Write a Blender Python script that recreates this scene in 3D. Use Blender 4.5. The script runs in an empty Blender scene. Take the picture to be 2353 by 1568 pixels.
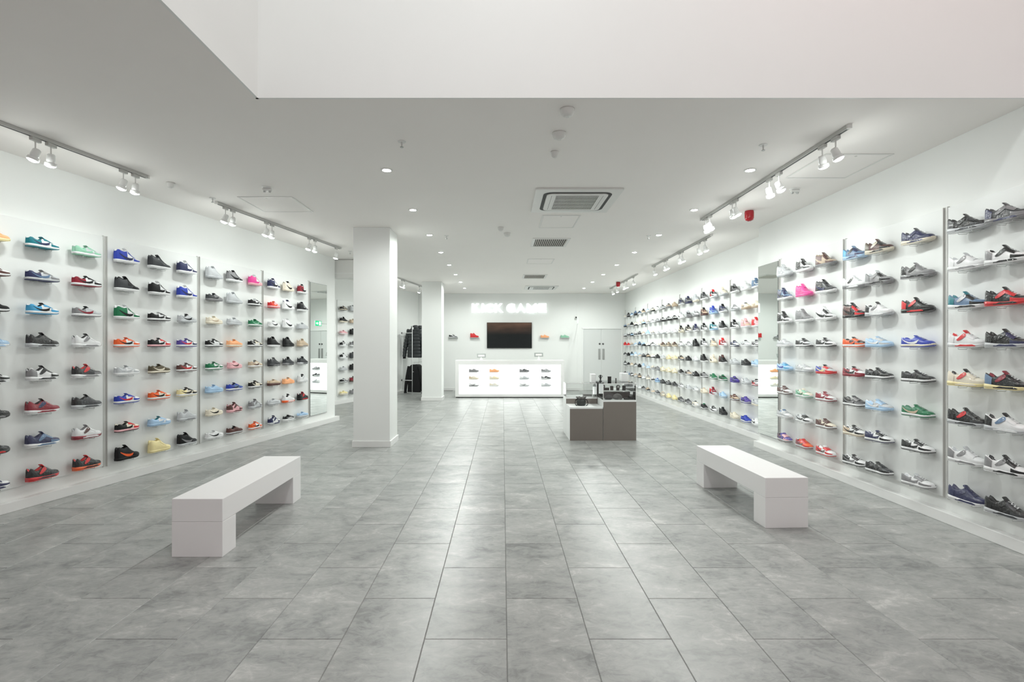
import bpy, math, random
from mathutils import Vector, Matrix
random.seed(7)
PI = math.pi
sc = bpy.context.scene
COL = sc.collection

# ---------------------------------------------------------------- camera
F, X0, Y0, EYE = 1176.0, 1155.0, 795.0, 1.63          # focal length and vanishing point in 2353x1568 pixels, eye height
cam_d = bpy.data.cameras.new('camera')
cam = bpy.data.objects.new('camera', cam_d); COL.objects.link(cam)
cam_d.sensor_width = 36.0; cam_d.lens = F * 36 / 2353
cam_d.shift_x = (1176.5 - X0) / 2353; cam_d.shift_y = (Y0 - 784) / 2353
cam_d.clip_start = 0.05; cam_d.clip_end = 200
cam.location = (0, 0, EYE); cam.rotation_euler = (PI / 2, 0, 0)
sc.camera = cam
# ---------------------------------------------------------------- world, exposure
vs = sc.view_settings
vs.view_transform = 'Standard'; vs.look = 'None'; vs.gamma = 1.0; vs.use_curve_mapping = False
vs.exposure = 0.88
w = bpy.data.worlds.new('evening'); sc.world = w; w.use_nodes = True
bg = w.node_tree.nodes['Background']
bg.inputs[0].default_value = (1.0, 0.89, 0.895, 1); bg.inputs[1].default_value = 0.40
sc.cycles.use_adaptive_sampling = True; sc.cycles.adaptive_threshold = 0.015
sc.cycles.max_bounces = 8; sc.cycles.diffuse_bounces = 5; sc.cycles.glossy_bounces = 4
sc.cycles.transparent_max_bounces = 12; sc.cycles.sample_clamp_indirect = 4.0
sc.cycles.caustics_reflective = False; sc.cycles.caustics_refractive = False
DOWN_W, TRACK_W = 55.0, 7.0                            # strength of the downlights and of the track spots
GLOW_W = 0.95                                             # light that the glass-bodied spots spill all round
COOL = (0.955, 1.0, 0.962)

# ---------------------------------------------------------------- materials
MATS = {}
def mat(name, rgb, rough=0.5, metal=0.0, emit=0.0, coat=0.0, noise=0.0, nscale=30.0, bump=0.0, bscale=60.0, spec=0.5):
    if name in MATS: return MATS[name]
    m = bpy.data.materials.new(name); m.use_nodes = True
    nt = m.node_tree; b = nt.nodes['Principled BSDF']
    c = (*rgb, 1)
    b.inputs['Base Color'].default_value = c
    b.inputs['Roughness'].default_value = rough; b.inputs['Metallic'].default_value = metal
    b.inputs['Coat Weight'].default_value = coat; b.inputs['Coat Roughness'].default_value = 0.06
    b.inputs['Specular IOR Level'].default_value = spec
    if emit:
        b.inputs['Emission Color'].default_value = c; b.inputs['Emission Strength'].default_value = emit
    if noise or bump:
        tc = nt.nodes.new('ShaderNodeTexCoord')
    if noise:
        n = nt.nodes.new('ShaderNodeTexNoise'); n.inputs['Scale'].default_value = nscale; n.inputs['Detail'].default_value = 4
        nt.links.new(tc.outputs['Object'], n.inputs['Vector'])
        mr = nt.nodes.new('ShaderNodeMapRange')
        mr.inputs['To Min'].default_value = 1 - noise; mr.inputs['To Max'].default_value = 1 + noise
        nt.links.new(n.outputs['Fac'], mr.inputs['Value'])
        mx = nt.nodes.new('ShaderNodeVectorMath'); mx.operation = 'SCALE'
        mx.inputs[0].default_value = rgb
        nt.links.new(mr.outputs[0], mx.inputs['Scale']); nt.links.new(mx.outputs[0], b.inputs['Base Color'])
    if bump:
        n2 = nt.nodes.new('ShaderNodeTexNoise'); n2.inputs['Scale'].default_value = bscale; n2.inputs['Detail'].default_value = 2
        nt.links.new(tc.outputs['Object'], n2.inputs['Vector'])
        bp = nt.nodes.new('ShaderNodeBump'); bp.inputs['Strength'].default_value = bump; bp.inputs['Distance'].default_value = 0.01
        nt.links.new(n2.outputs['Fac'], bp.inputs['Height'])
        if coat < .9: nt.links.new(bp.outputs[0], b.inputs['Normal'])
        if coat: nt.links.new(bp.outputs[0], b.inputs['Coat Normal'])
    MATS[name] = m
    return m
def srgb(r, g, b):
    f = lambda v: (v / 255 / 12.92) if v / 255 <= 0.04045 else ((v / 255 + 0.055) / 1.055) ** 2.4
    return (f(r), f(g), f(b))

M_WALL = mat('white_paint', (0.84, 0.855, 0.84), 0.55, noise=0.015, nscale=2.0)
M_CEIL = mat('ceiling_paint', (0.90, 0.875, 0.85), 0.7, noise=0.015, nscale=1.5)
M_SKIRT = mat('satin_white', (0.80, 0.80, 0.79), 0.3)
M_PANEL = mat('panel_laminate', (0.79, 0.805, 0.795), 0.38, noise=0.01, nscale=3.0)
M_BENCH = mat('bench_white', (0.83, 0.82, 0.82), 0.35)
M_ALU = mat('aluminium', (0.62, 0.62, 0.60), 0.45, metal=0.15)
M_STEEL = mat('brushed_steel', (0.42, 0.43, 0.42), 0.4, metal=0.9, noise=0.1, nscale=80)
M_DARK = mat('black_plastic', (0.012, 0.012, 0.013), 0.35)
M_MIRROR = mat('mirror_glass', (0.86, 0.90, 0.88), 0.005, metal=1.0)
M_EDGE = mat('mirror_edge', (0.10, 0.11, 0.11), 0.3)
M_PLINTH = mat('taupe_laminate', srgb(124, 117, 111), 0.32, noise=0.03, nscale=6.0)
M_PLAST = mat('white_plastic', (0.74, 0.74, 0.72), 0.4)
M_LAMP = mat('lamp_lens', (0.93, 1.0, 0.97), 0.3, emit=22.0)
M_LAMP2 = mat('spot_lens', (0.93, 1.0, 0.97), 0.3, emit=30.0)
M_SIGN = mat('sign_face', (0.95, 1.0, 0.99), 0.3, emit=0.55)
M_LIT = mat('lit_acrylic', (0.97, 1.0, 0.985), 0.3, emit=0.8)
M_RED = mat('alarm_red', (0.36, 0.012, 0.02), 0.25)
M_TRACK = mat('track_grey', (0.52, 0.52, 0.50), 0.4)
M_SLOT = mat('track_slot', (0.05, 0.05, 0.05), 0.5)
M_VENT = mat('vent_dark', (0.02, 0.02, 0.02), 0.6)
M_LOUV = mat('louver_beige', (0.50, 0.48, 0.43), 0.5)
M_GREEN = mat('exit_green', (0.0, 0.42, 0.16), 0.4, emit=0.8)
M_EXITW = mat('exit_white', (0.9, 1.0, 0.95), 0.4, emit=1.0)
M_ACRYL = mat('clear_acrylic', (0.62, 0.64, 0.63), 0.12, spec=0.6)
M_CHROME = mat('white_tube', (0.78, 0.78, 0.78), 0.25)
M_PUFF = mat('puffer_black', (0.018, 0.022, 0.025), 0.42, bump=0.3, bscale=40, coat=0.2)
M_HOOD = mat('hoodie_black', (0.006, 0.006, 0.007), 0.85)
M_WHITEBOX = mat('white_card', (0.86, 0.88, 0.87), 0.4)
M_CAPK = mat('cap_black', (0.022, 0.020, 0.020), 0.8)
M_CAPG = mat('cap_grey', (0.13, 0.125, 0.12), 0.8)
M_BROWN = mat('dark_leather', (0.045, 0.033, 0.030), 0.5)

def glass_mat():
    m = bpy.data.materials.new('thin_glass'); m.use_nodes = True
    nt = m.node_tree; nt.nodes.clear()
    o = nt.nodes.new('ShaderNodeOutputMaterial'); mx = nt.nodes.new('ShaderNodeMixShader')
    t = nt.nodes.new('ShaderNodeBsdfTransparent'); t.inputs[0].default_value = (0.988, 0.995, 0.991, 1)
    g = nt.nodes.new('ShaderNodeBsdfGlossy'); g.inputs['Roughness'].default_value = 0.02
    f = nt.nodes.new('ShaderNodeFresnel'); f.inputs['IOR'].default_value = 1.5
    nt.links.new(f.outputs[0], mx.inputs[0]); nt.links.new(t.outputs[0], mx.inputs[1]); nt.links.new(g.outputs[0], mx.inputs[2])
    nt.links.new(mx.outputs[0], o.inputs[0])
    return m
M_GLASS = glass_mat()

def tile_mat():
    m = bpy.data.materials.new('stone_tile'); m.use_nodes = True
    nt = m.node_tree; N = nt.nodes.new; L = nt.links.new
    b = nt.nodes['Principled BSDF']
    geo = N('ShaderNodeNewGeometry'); oi = N('ShaderNodeObjectInfo')
    add = N('ShaderNodeMath'); add.operation = 'ADD'
    L(oi.outputs['Random'], add.inputs[0]); L(geo.outputs['Random Per Island'], add.inputs[1])
    mul = N('ShaderNodeMath'); mul.operation = 'MULTIPLY'; mul.inputs[1].default_value = 37.0
    L(add.outputs[0], mul.inputs[0])
    va = N('ShaderNodeVectorMath'); va.operation = 'ADD'
    L(geo.outputs['Position'], va.inputs[0]); L(mul.outputs[0], va.inputs[1])
    sclv = N('ShaderNodeVectorMath'); sclv.operation = 'MULTIPLY'; sclv.inputs[1].default_value = (1.0, 1.5, 1.0)
    L(va.outputs[0], sclv.inputs[0])
    n1 = N('ShaderNodeTexNoise'); n1.inputs['Scale'].default_value = 2.4; n1.inputs['Detail'].default_value = 7; n1.inputs['Roughness'].default_value = 0.62; n1.inputs['Distortion'].default_value = 0.7
    n2 = N('ShaderNodeTexNoise'); n2.inputs['Scale'].default_value = 11.0; n2.inputs['Detail'].default_value = 6; n2.inputs['Roughness'].default_value = 0.7; n2.inputs['Distortion'].default_value = 1.2
    L(sclv.outputs[0], n1.inputs['Vector']); L(sclv.outputs[0], n2.inputs['Vector'])
    mx = N('ShaderNodeMix'); mx.data_type = 'FLOAT'; mx.inputs['Factor'].default_value = 0.42
    L(n1.outputs['Fac'], mx.inputs[2]); L(n2.outputs['Fac'], mx.inputs[3])
    cr = N('ShaderNodeValToRGB')
    e = cr.color_ramp.elements
    e[0].position = 0.36; e[0].color = (*srgb(118, 120, 119), 1)
    e[1].position = 0.66; e[1].color = (*srgb(192, 192, 189), 1)
    k = e.new(0.48); k.color = (*srgb(150, 152, 150), 1)
    k = e.new(0.57); k.color = (*srgb(165, 166, 164), 1)
    L(mx.outputs[0], cr.inputs[0])
    fr = N('ShaderNodeMath'); fr.operation = 'FRACT'; L(mul.outputs[0], fr.inputs[0])
    mr = N('ShaderNodeMapRange'); mr.inputs['To Min'].default_value = 0.95; mr.inputs['To Max'].default_value = 1.06
    L(fr.outputs[0], mr.inputs['Value'])
    s2 = N('ShaderNodeVectorMath'); s2.operation = 'SCALE'
    L(cr.outputs[0], s2.inputs[0]); L(mr.outputs[0], s2.inputs['Scale']); L(s2.outputs[0], b.inputs['Base Color'])
    r = N('ShaderNodeMapRange'); r.inputs['To Min'].default_value = 0.26; r.inputs['To Max'].default_value = 0.42
    L(n2.outputs['Fac'], r.inputs['Value']); L(r.outputs[0], b.inputs['Roughness'])
    bp = N('ShaderNodeBump'); bp.inputs['Strength'].default_value = 0.06; bp.inputs['Distance'].default_value = 0.01
    L(n2.outputs['Fac'], bp.inputs['Height']); L(bp.outputs[0], b.inputs['Normal'])
    return m
M_TILE = tile_mat()
M_GROUT = mat('grout', srgb(122, 122, 120), 0.7)

def screen_mat():  # near-black lower half, noisy brown rising towards the top
    m = bpy.data.materials.new('tv_screen'); m.use_nodes = True
    nt = m.node_tree; N = nt.nodes.new; L = nt.links.new
    b = nt.nodes['Principled BSDF']; b.inputs['Base Color'].default_value = (0.004, 0.005, 0.005, 1); b.inputs['Roughness'].default_value = 0.25
    b.inputs['Specular IOR Level'].default_value = 0.25
    tc = N('ShaderNodeTexCoord'); sp = N('ShaderNodeSeparateXYZ'); L(tc.outputs['Object'], sp.inputs[0])
    mp = N('ShaderNodeVectorMath'); mp.operation = 'MULTIPLY'; mp.inputs[1].default_value = (1.2, 1.0, 4.0); L(tc.outputs['Object'], mp.inputs[0])
    n = N('ShaderNodeTexNoise'); n.inputs['Scale'].default_value = 1.6; n.inputs['Detail'].default_value = 3; L(mp.outputs[0], n.inputs['Vector'])
    mr = N('ShaderNodeMapRange'); mr.inputs['From Min'].default_value = 0.02; mr.inputs['From Max'].default_value = 0.46; L(sp.outputs[2], mr.inputs['Value'])
    mu = N('ShaderNodeMath'); mu.operation = 'MULTIPLY'; L(n.outputs['Fac'], mu.inputs[0]); L(mr.outputs[0], mu.inputs[1])
    cr = N('ShaderNodeValToRGB'); e = cr.color_ramp.elements
    e[0].position = 0.0; e[0].color = (0.003, 0.005, 0.005, 1); e[1].position = 0.75; e[1].color = (*srgb(104, 78, 62), 1)
    L(mu.outputs[0], cr.inputs[0]); L(cr.outputs[0], b.inputs['Emission Color']); b.inputs['Emission Strength'].default_value = 0.6
    return m
M_SCREEN = screen_mat()

# ---------------------------------------------------------------- mesh helpers
class MB:
    def __init__(s): s.v, s.f, s.smooth = [], [], False
    def box(s, x0, x1, y0, y1, z0, z1):
        n = len(s.v)
        s.v += [(x0, y0, z0), (x1, y0, z0), (x1, y1, z0), (x0, y1, z0), (x0, y0, z1), (x1, y0, z1), (x1, y1, z1), (x0, y1, z1)]
        s.f += [tuple(n + i for i in q) for q in ((0, 3, 2, 1), (4, 5, 6, 7), (0, 1, 5, 4), (1, 2, 6, 5), (2, 3, 7, 6), (3, 0, 4, 7))]
        return s
    def prism(s, pts, z0, z1):                        # polygon in x,y (counter-clockwise) raised from z0 to z1
        n, k = len(s.v), len(pts)
        s.v += [(x, y, z0) for x, y in pts] + [(x, y, z1) for x, y in pts]
        s.f += [tuple(n + i for i in reversed(range(k))), tuple(n + k + i for i in range(k))]
        s.f += [(n + i, n + (i + 1) % k, n + k + (i + 1) % k, n + k + i) for i in range(k)]
        return s
    def prism_y(s, pts, y0, y1):                      # polygon in x,z extruded along y
        n, k = len(s.v), len(pts)
        s.v += [(x, y0, z) for x, z in pts] + [(x, y1, z) for x, z in pts]
        s.f += [tuple(n + i for i in range(k)), tuple(n + k + i for i in reversed(range(k)))]
        s.f += [(n + (i + 1) % k, n + i, n + k + i, n + k + (i + 1) % k) for i in range(k)]
        return s
    def loft(s, rings, closed=True, caps=True):
        n, k = len(s.v), len(rings[0])
        for r in rings: s.v += [tuple(p) for p in r]
        for i in range(len(rings) - 1):
            for j in range(k if closed else k - 1):
                a, b = n + i * k + j, n + i * k + (j + 1) % k
                s.f.append((a, b, b + k, a + k))
        if caps:
            s.f.append(tuple(n + j for j in reversed(range(k)))); s.f.append(tuple(n + (len(rings) - 1) * k + j for j in range(k)))
        return s
    def tube(s, pts, r, seg=8, closed=False):
        pts = [Vector(p) for p in pts]; rings = []
        rr = r if isinstance(r, (list, tuple)) else [r] * len(pts)
        m = len(pts)
        for i, p in enumerate(pts):
            if closed: d = (pts[(i + 1) % m] - pts[i - 1]).normalized()
            else: d = (pts[min(i + 1, m - 1)] - pts[max(i - 1, 0)]).normalized()
            up = Vector((0, 0, 1)) if abs(d.z) < 0.9 else Vector((1, 0, 0))
            a = d.cross(up).normalized(); b = a.cross(d).normalized()
            rings.append([p + (a * math.cos(t) + b * math.sin(t)) * rr[i] for t in (2 * PI * j / seg for j in range(seg))])
        if closed: rings.append(rings[0])
        return s.loft(rings, True, not closed)
    def lathe(s, prof, seg=16, M=None):              # profile of (radius, z) about local z
        rings = []
        for r, z in prof:
            ring = [Vector((r * math.cos(2 * PI * j / seg), r * math.sin(2 * PI * j / seg), z)) for j in range(seg)]
            rings.append([M @ p for p in ring] if M else ring)
        return s.loft(rings)
    def mesh(s, name):
        me = bpy.data.meshes.new(name); me.from_pydata(s.v, [], s.f); me.update()
        if s.smooth:
            me.polygons.foreach_set('use_smooth', [True] * len(me.polygons))
        return me
    def build(s, name, m, parent=None, loc=None, rot=None, bevel=0.0, seg=2):
        me = s.mesh(name)
        if m: me.materials.append(m)
        o = bpy.data.objects.new(name, me); COL.objects.link(o)
        if parent: o.parent = parent
        if loc is not None: o.location = loc
        if rot is not None: o.rotation_euler = rot
        if bevel:
            b = o.modifiers.new('bevel', 'BEVEL'); b.width = bevel; b.segments = seg; b.limit_method = 'ANGLE'
        return o
def tag(o, label=None, cat=None, group=None, kind=None):
    if label: o['label'] = label
    if cat: o['category'] = cat
    if group: o['group'] = group
    if kind: o['kind'] = kind
    return o
def thing(name, label, cat, loc=(0, 0, 0), rz=0.0, group=None):
    o = bpy.data.objects.new(name, None); COL.objects.link(o)
    o.empty_display_size = 0.1; o.location = loc; o.rotation_euler = (0, 0, rz)
    return tag(o, label, cat, group)
def struct(name, mb, m, parent=None, bevel=0.0):
    o = mb.build(name, m, parent, bevel=bevel)
    if parent is None: o['kind'] = 'structure'
    return o
def child(name, me, m, parent, loc=(0, 0, 0), rot=(0, 0, 0), scale=None):
    o = bpy.data.objects.new(name, me); COL.objects.link(o); o.parent = parent; o.location = loc; o.rotation_euler = rot
    if scale: o.scale = scale
    if m and len(me.materials):
        o.material_slots[0].link = 'OBJECT'; o.material_slots[0].material = m
    return o
def lamp(name, kind, loc, watts, parent=None, target=None, angle=100, blend=0.6, radius=0.04, color=COOL):
    d = bpy.data.lights.new(name, kind); d.energy = watts; d.color = color; d.shadow_soft_size = radius
    if kind == 'SPOT': d.spot_size = math.radians(angle); d.spot_blend = blend
    o = bpy.data.objects.new(name, d); COL.objects.link(o); o.location = loc
    t = Vector(target) - Vector(loc) if target is not None else Vector((0, 0, -1))
    o.rotation_euler = t.to_track_quat('-Z', 'Y').to_euler()
    if parent:
        o.parent = parent; o.matrix_parent_inverse = parent.matrix_basis.inverted()
    return o

# ================================================================ large structure
CZ = 3.535                                            # ceiling height
BACK = 18.67
UL = Vector((0.1961, 0.9806, 0)); NL = Vector((0.9806, -0.1961, 0)); PL = Vector((-4.665, 6.01, 0)); AL = math.atan2(UL.y, UL.x)
UR = Vector((0.330, 0.944, 0)).normalized(); NR = Vector((UR.y, -UR.x, 0)); PR = Vector((-4.605, 14.2, 0)); AR = math.atan2(UR.y, UR.x)
def onl(t, n=0.0, z=0.0): p = PL + UL * t + NL * n; return Vector((p.x, p.y, z))
def onr(t, n=0.0, z=0.0): p = PR + UR * t + NR * n; return Vector((p.x, p.y, z))

# floor: grout bed with a stone tile for every piece
floor = struct('floor', MB().box(-7.2, 5.0, -3.5, BACK + 0.4, -0.15, -0.0035), M_GROUT)
TW, TL, GAP = 0.4575, 0.914, 0.0026
tb = MB(); g = GAP / 2; c = 0.0025
tb.v = [(g, g, -0.0035), (TW - g, g, -0.0035), (TW - g, TL - g, -0.0035), (g, TL - g, -0.0035),
        (g + c, g + c, 0), (TW - g - c, g + c, 0), (TW - g - c, TL - g - c, 0), (g + c, TL - g - c, 0)]
tb.f = [(4, 5, 6, 7), (0, 1, 5, 4), (1, 2, 6, 5), (2, 3, 7, 6), (3, 0, 4, 7)]
tile_me = tb.mesh('tile'); tile_me.materials.append(M_TILE)
tiles = []
for k in range(-15, 11):
    x = 0.023 + k * TW
    base = 3.30 if k % 2 == 0 else 2.843
    for j in range(-7, 18):
        y = base + j * TL
        if y + TL > BACK + 0.3 or y < -3.5: continue
        if x < -7.1 or x + TW > 4.95: continue
        cx, cy = x + TW / 2, y + TL / 2
        lw = -5.872 + 0.2 * cy if cy < 11.2 else -9.6 + 0.35 * cy
        if x + TW < lw - 0.1 or x > (4.15 if cy < 8.3 else 4.5): continue
        tiles.append((x, y))
seen = []
rest = MB()
for x, y in tiles:
    cy = y + TL
    vis = cy > 2.2 and abs((x + TW / 2) / cy) < 1.12
    seen.append((0 if vis else 1, (y + TL / 2) ** 2 + x * x, x, y))
seen.sort()
for i, (_, _, x, y) in enumerate(seen):
    if i < 296:
        o = bpy.data.objects.new('tile', tile_me); COL.objects.link(o); o.location = (x, y, 0); o.parent = floor
    else:
        n = len(rest.v)
        rest.v += [(a + x, b + y, z) for a, b, z in tb.v]; rest.f += [tuple(n + q for q in f) for f in tb.f]
o = rest.build('floor_tile', M_TILE, floor); o['kind'] = 'stuff'

# ceiling (lower) around the double-height void, and the void itself
VX, VY = -1.90, 3.95
ce = MB().prism([(-9.0, -3.5), (VX, -3.5), (VX, VY), (5.2, VY), (5.2, BACK + 0.4), (-9.0, BACK + 0.4)], CZ, CZ + 0.45)
struct('ceiling', ce, M_CEIL)
struct('wall_void_side', MB().box(VX, VX + 0.02, -3.5, VY, CZ + 0.0, 7.6), M_WALL)
struct('wall_void_front', MB().box(VX, 5.2, VY - 0.02, VY - 0.0005, CZ, 7.6), M_WALL)
struct('ceiling_upper', MB().box(VX - 0.15, 5.2, -3.5, VY + 0.15, 7.6, 7.8), M_CEIL)
struct('wall_void_right', MB().box(4.14, 4.4, -3.5, VY, CZ + 0.45, 7.6), M_WALL)
# walls
TE = 5.24                                             # where the near wall on the pillar side ends
a, b = onl(-9.8, -0.02), onl(TE, -0.02)
r0 = onr(-2.83, -0.02)
rb = onr(4.7, -0.02)
struct('wall_left', MB().prism([tuple(a.xy), tuple(b.xy), (b.x - 0.9806 * 0.3, b.y + 0.1961 * 0.3), (a.x - 0.3, a.y)], 0, CZ), M_WALL)
c1 = Vector((b.x - 1.84 * 0.9806, b.y + 1.84 * 0.1961, 0))
struct('wall_left_return', MB().prism([(b.x - 0.29 * 0.9806, b.y + 0.29 * 0.1961 - 0.2), (b.x - 0.29 * 0.9806, b.y + 0.29 * 0.1961), tuple(c1.xy), (c1.x, c1.y - 0.2)], 0, CZ), M_WALL)
struct('wall_left_recess', MB().prism([tuple(r0.xy), tuple(rb.xy), (rb.x - 0.3, rb.y + 0.1), (r0.x - 0.3, r0.y + 0.1)], 0, CZ), M_WALL)
struct('wall_back', MB().box(-4.2, 5.0, BACK, BACK + 0.25, 0, CZ), M_WALL)
RN, RF, YE = 4.14, 4.47, 8.27
struct('wall_right', MB().box(RN, RN + 0.5, -3.5, YE, 0, CZ), M_WALL)
struct('wall_right_far', MB().box(RF, RF + 0.25, YE, BACK, 0, CZ), M_WALL)
# skirtings
def strip_on(P, U, N, t0, t1, n0, n1, z0, z1):
    q = [P + U * t0 + N * n0, P + U * t0 + N * n1, P + U * t1 + N * n1, P + U * t1 + N * n0]
    return MB().prism([tuple(p.xy) for p in reversed(q)], z0, z1)
struct('baseboard_left', strip_on(PL, UL, NL, -9.8, TE + 0.06, -0.019, 0.06, 0, 0.10), M_SKIRT, bevel=0.004)
struct('baseboard_left_recess', strip_on(PR, UR, NR, -2.6, 4.4, -0.019, 0.045, 0, 0.10), M_SKIRT, bevel=0.004)
struct('baseboard_right', MB().box(4.06, RN - 0.001, -3.5, YE - 0.02, 0, 0.10).box(4.06, RF, YE - 0.019, YE + 0.01, 0, 0.10), M_SKIRT, bevel=0.004)
struct('baseboard_right_far', MB().box(4.39, RF - 0.001, YE + 0.02, BACK - 0.001, 0, 0.10), M_SKIRT, bevel=0.004)
struct('baseboard_back', MB().box(-2.9, 2.85, BACK - 0.02, BACK - 0.001, 0, 0.10), M_SKIRT, bevel=0.003)
# two square pillars
for i, y in enumerate((8.23, 15.2)):
    p = struct('pillar', MB().box(-2.40, -1.815, y, y + 0.58, 0.0, CZ - 0.001), M_WALL)
    s = MB()
    s.prism([(-2.42, y - 0.02), (-1.795, y - 0.02), (-1.795, y + 0.6), (-2.42, y + 0.6)], 0.0, 0.10)
    s.build('baseboard', M_SKIRT, p, bevel=0.004)

# double door in the back wall
dr = thing('door_1', 'pale grey double door with steel pull plates in the end wall', None); dr['kind'] = 'structure'
DX0, DXM, DX1, DZ = 2.945, 3.598, 4.318, 2.235
for x0, x1 in ((DX0, DXM - 0.004), (DXM + 0.004, DX1)):
    MB().box(x0, x1, BACK - 0.012, BACK - 0.001, 0.01, DZ).build('door_leaf', mat('door_grey', (0.70, 0.72, 0.71), 0.45), dr, bevel=0.003)
fr = MB().box(DX0 - 0.05, DX0 - 0.006, BACK - 0.03, BACK - 0.001, 0, DZ + 0.05)
fr.build('door_jamb', M_WALL, dr)
MB().box(DX1 + 0.006, DX1 + 0.05, BACK - 0.03, BACK - 0.001, 0, DZ + 0.05).build('door_jamb', M_WALL, dr)
MB().box(DX0 - 0.05, DX1 + 0.05, BACK - 0.035, BACK - 0.001, DZ + 0.006, DZ + 0.05).build('door_head', M_WALL, dr)
for sx in (-0.075, 0.075):
    MB().box(DXM + sx - 0.036, DXM + sx + 0.036, BACK - 0.03, BACK - 0.0125, 1.13, 1.52).build('pull_handle', M_STEEL, dr, bevel=0.004)
    Mx = Matrix.Translation((DXM + sx * 0.82, BACK - 0.012, 1.70)) @ Matrix.Rotation(PI / 2, 4, 'X')
    e = MB().lathe([(0.001, 0.022), (0.03, 0.02), (0.033, 0.0), (0.001, 0.0)][::-1], 16, Mx).build('lock_rose', M_DARK, dr)
    Mx2 = Matrix.Translation((DXM + sx * 0.82, BACK - 0.034, 1.70)) @ Matrix.Rotation(PI / 2, 4, 'X')
    MB().lathe([(0.001, 0.0), (0.009, 0.0), (0.009, 0.003), (0.001, 0.003)], 10, Mx2).build('keyhole', M_ALU, e)
# flush vertical joint where the end wall panelling meets the door side
struct('trim_2', MB().box(2.71, 2.725, BACK - 0.012, BACK - 0.001, 0.0, CZ - 0.002), M_WALL)

# ================================================================ display boards, mirrors
RZ = [2.63 - 0.338 * k for k in range(8)]
PZ0, PZ1 = 0.22, 2.91
ORD = 'first second third fourth fifth sixth seventh eighth ninth tenth eleventh twelfth thirteenth fourteenth fifteenth'.split()
# bracket under each shoe: clear shelf plate with two loops
def bracket_mesh(loops):
    b = MB()
    for x in (-0.07, 0.06):
        if loops:
            b.tube([(x, 0.0, -0.004), (x, -0.10, -0.004), (x, -0.108, -0.010), (x, -0.104, -0.018), (x, -0.03, -0.018), (x, -0.025, -0.005)], 0.0024, 5)
        else:
            b.tube([(x, 0.0, -0.004), (x, -0.06, -0.004)], 0.0018, 4)
    if loops: b.box(-0.072, 0.062, -0.012, 0.0, -0.0065, -0.0015)
    me = b.mesh('shoe_bracket'); me.materials.append(M_ACRYL if loops else M_PLAST); return me
BR1, BR0 = bracket_mesh(True), bracket_mesh(False)
def board(P, U, N, ang, t0, t1, label, cols, group, loops=True, rail=True):
    """one laminate board on the wall; x along the wall, -y out into the room"""
    o = thing('display_board', label, 'display board', (P + U * t0), ang, group)
    L = t1 - t0
    flip = N.dot(Vector((-U.y, U.x, 0))) > 0               # room lies on +y of the board's frame
    s = 1 if flip else -1
    b = MB(); y = sorted((-0.018 * s, 0.0))
    b.box(0.028, L - 0.028, y[0], y[1], PZ0, PZ1); b.build('board_face', M_PANEL, o, bevel=0.002)
    if rail:
        r = MB(); ys = sorted((-0.018 * s, 0.004 * s)); r.box(L - 0.027, L - 0.019, ys[0], ys[1], PZ0 - 0.01, PZ1 + 0.01); r.box(L + 0.019, L + 0.027, ys[0], ys[1], PZ0 - 0.01, PZ1 + 0.01)
        ys = sorted((-0.018 * s, -0.012 * s)); r.box(L - 0.027, L + 0.027, ys[0], ys[1], PZ0 - 0.01, PZ1 + 0.01)
        r.build('channel_rail', M_ALU, o)
    for t in cols:
        for z in RZ:
            child('shoe_bracket', BR1 if loops else BR0, None, o, (t - t0, 0.0, z), (0, 0, PI if flip else 0))
    return o
UX = Vector((0, 1, 0)); NX = Vector((-1, 0, 0)); PXN = Vector((4.12, 0, 0)); PXF = Vector((4.45, 0, 0))
LC = [(d - 5.993) / 0.9806 for d in (4.82, 5.27, 5.72, 6.20, 6.65, 7.09, 7.585, 8.0, 8.475, 8.95, 9.36, 9.80)]
LB = [-1.405, 0.0, 1.407, 2.811, 4.215]
for i in range(4):
    board(PL, UL, NL, AL, LB[i], LB[i + 1], f'white shoe display board, {ORD[3 - i]} in front of the left-wall mirror', LC[i * 3:i * 3 + 3], 'display boards on the left wall')
board(PL, UL, NL, AL, LB[0] - 1.405, LB[0], 'white shoe display board on the left wall, closest to the entrance', [], 'display boards on the left wall')
RCD = [4.09, 4.44, 4.977, 5.49, 5.865, 6.393, 6.853, 7.327]
RBN = [7.606, 6.17, 4.764, 3.34]
for i, cc in enumerate(([5, 6, 7], [2, 3, 4], [0, 1])):
    board(PXN, UX, NX, PI / 2, RBN[i + 1], RBN[i], f'white shoe display board, {ORD[i]} in front of the right-wall mirror', [RCD[q] for q in cc], 'display boards on the right wall', rail=True)
FB = [8.57 + 1.43 * k for k in range(8)]
FC = [8.80, 9.19, 9.64] + [10.0 + 1.43 * (k // 3) + (0.15, 0.61, 1.10)[k % 3] for k in range(18)]
for i in range(7):
    board(PXF, UX, NX, PI / 2, FB[i], min(FB[i + 1], BACK - 0.03), f'white shoe display board, {ORD[i]} beyond the right-wall mirror', FC[i * 3:i * 3 + 3], 'display boards on the far right wall', loops=False)
# board in the recess, seen beside the pillar
RC = [0.215, 0.665]
board(PR, UR, NR, AR, 0.0, 1.40, 'white shoe display board half hidden behind the front pillar', RC, None, loops=False)
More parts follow.
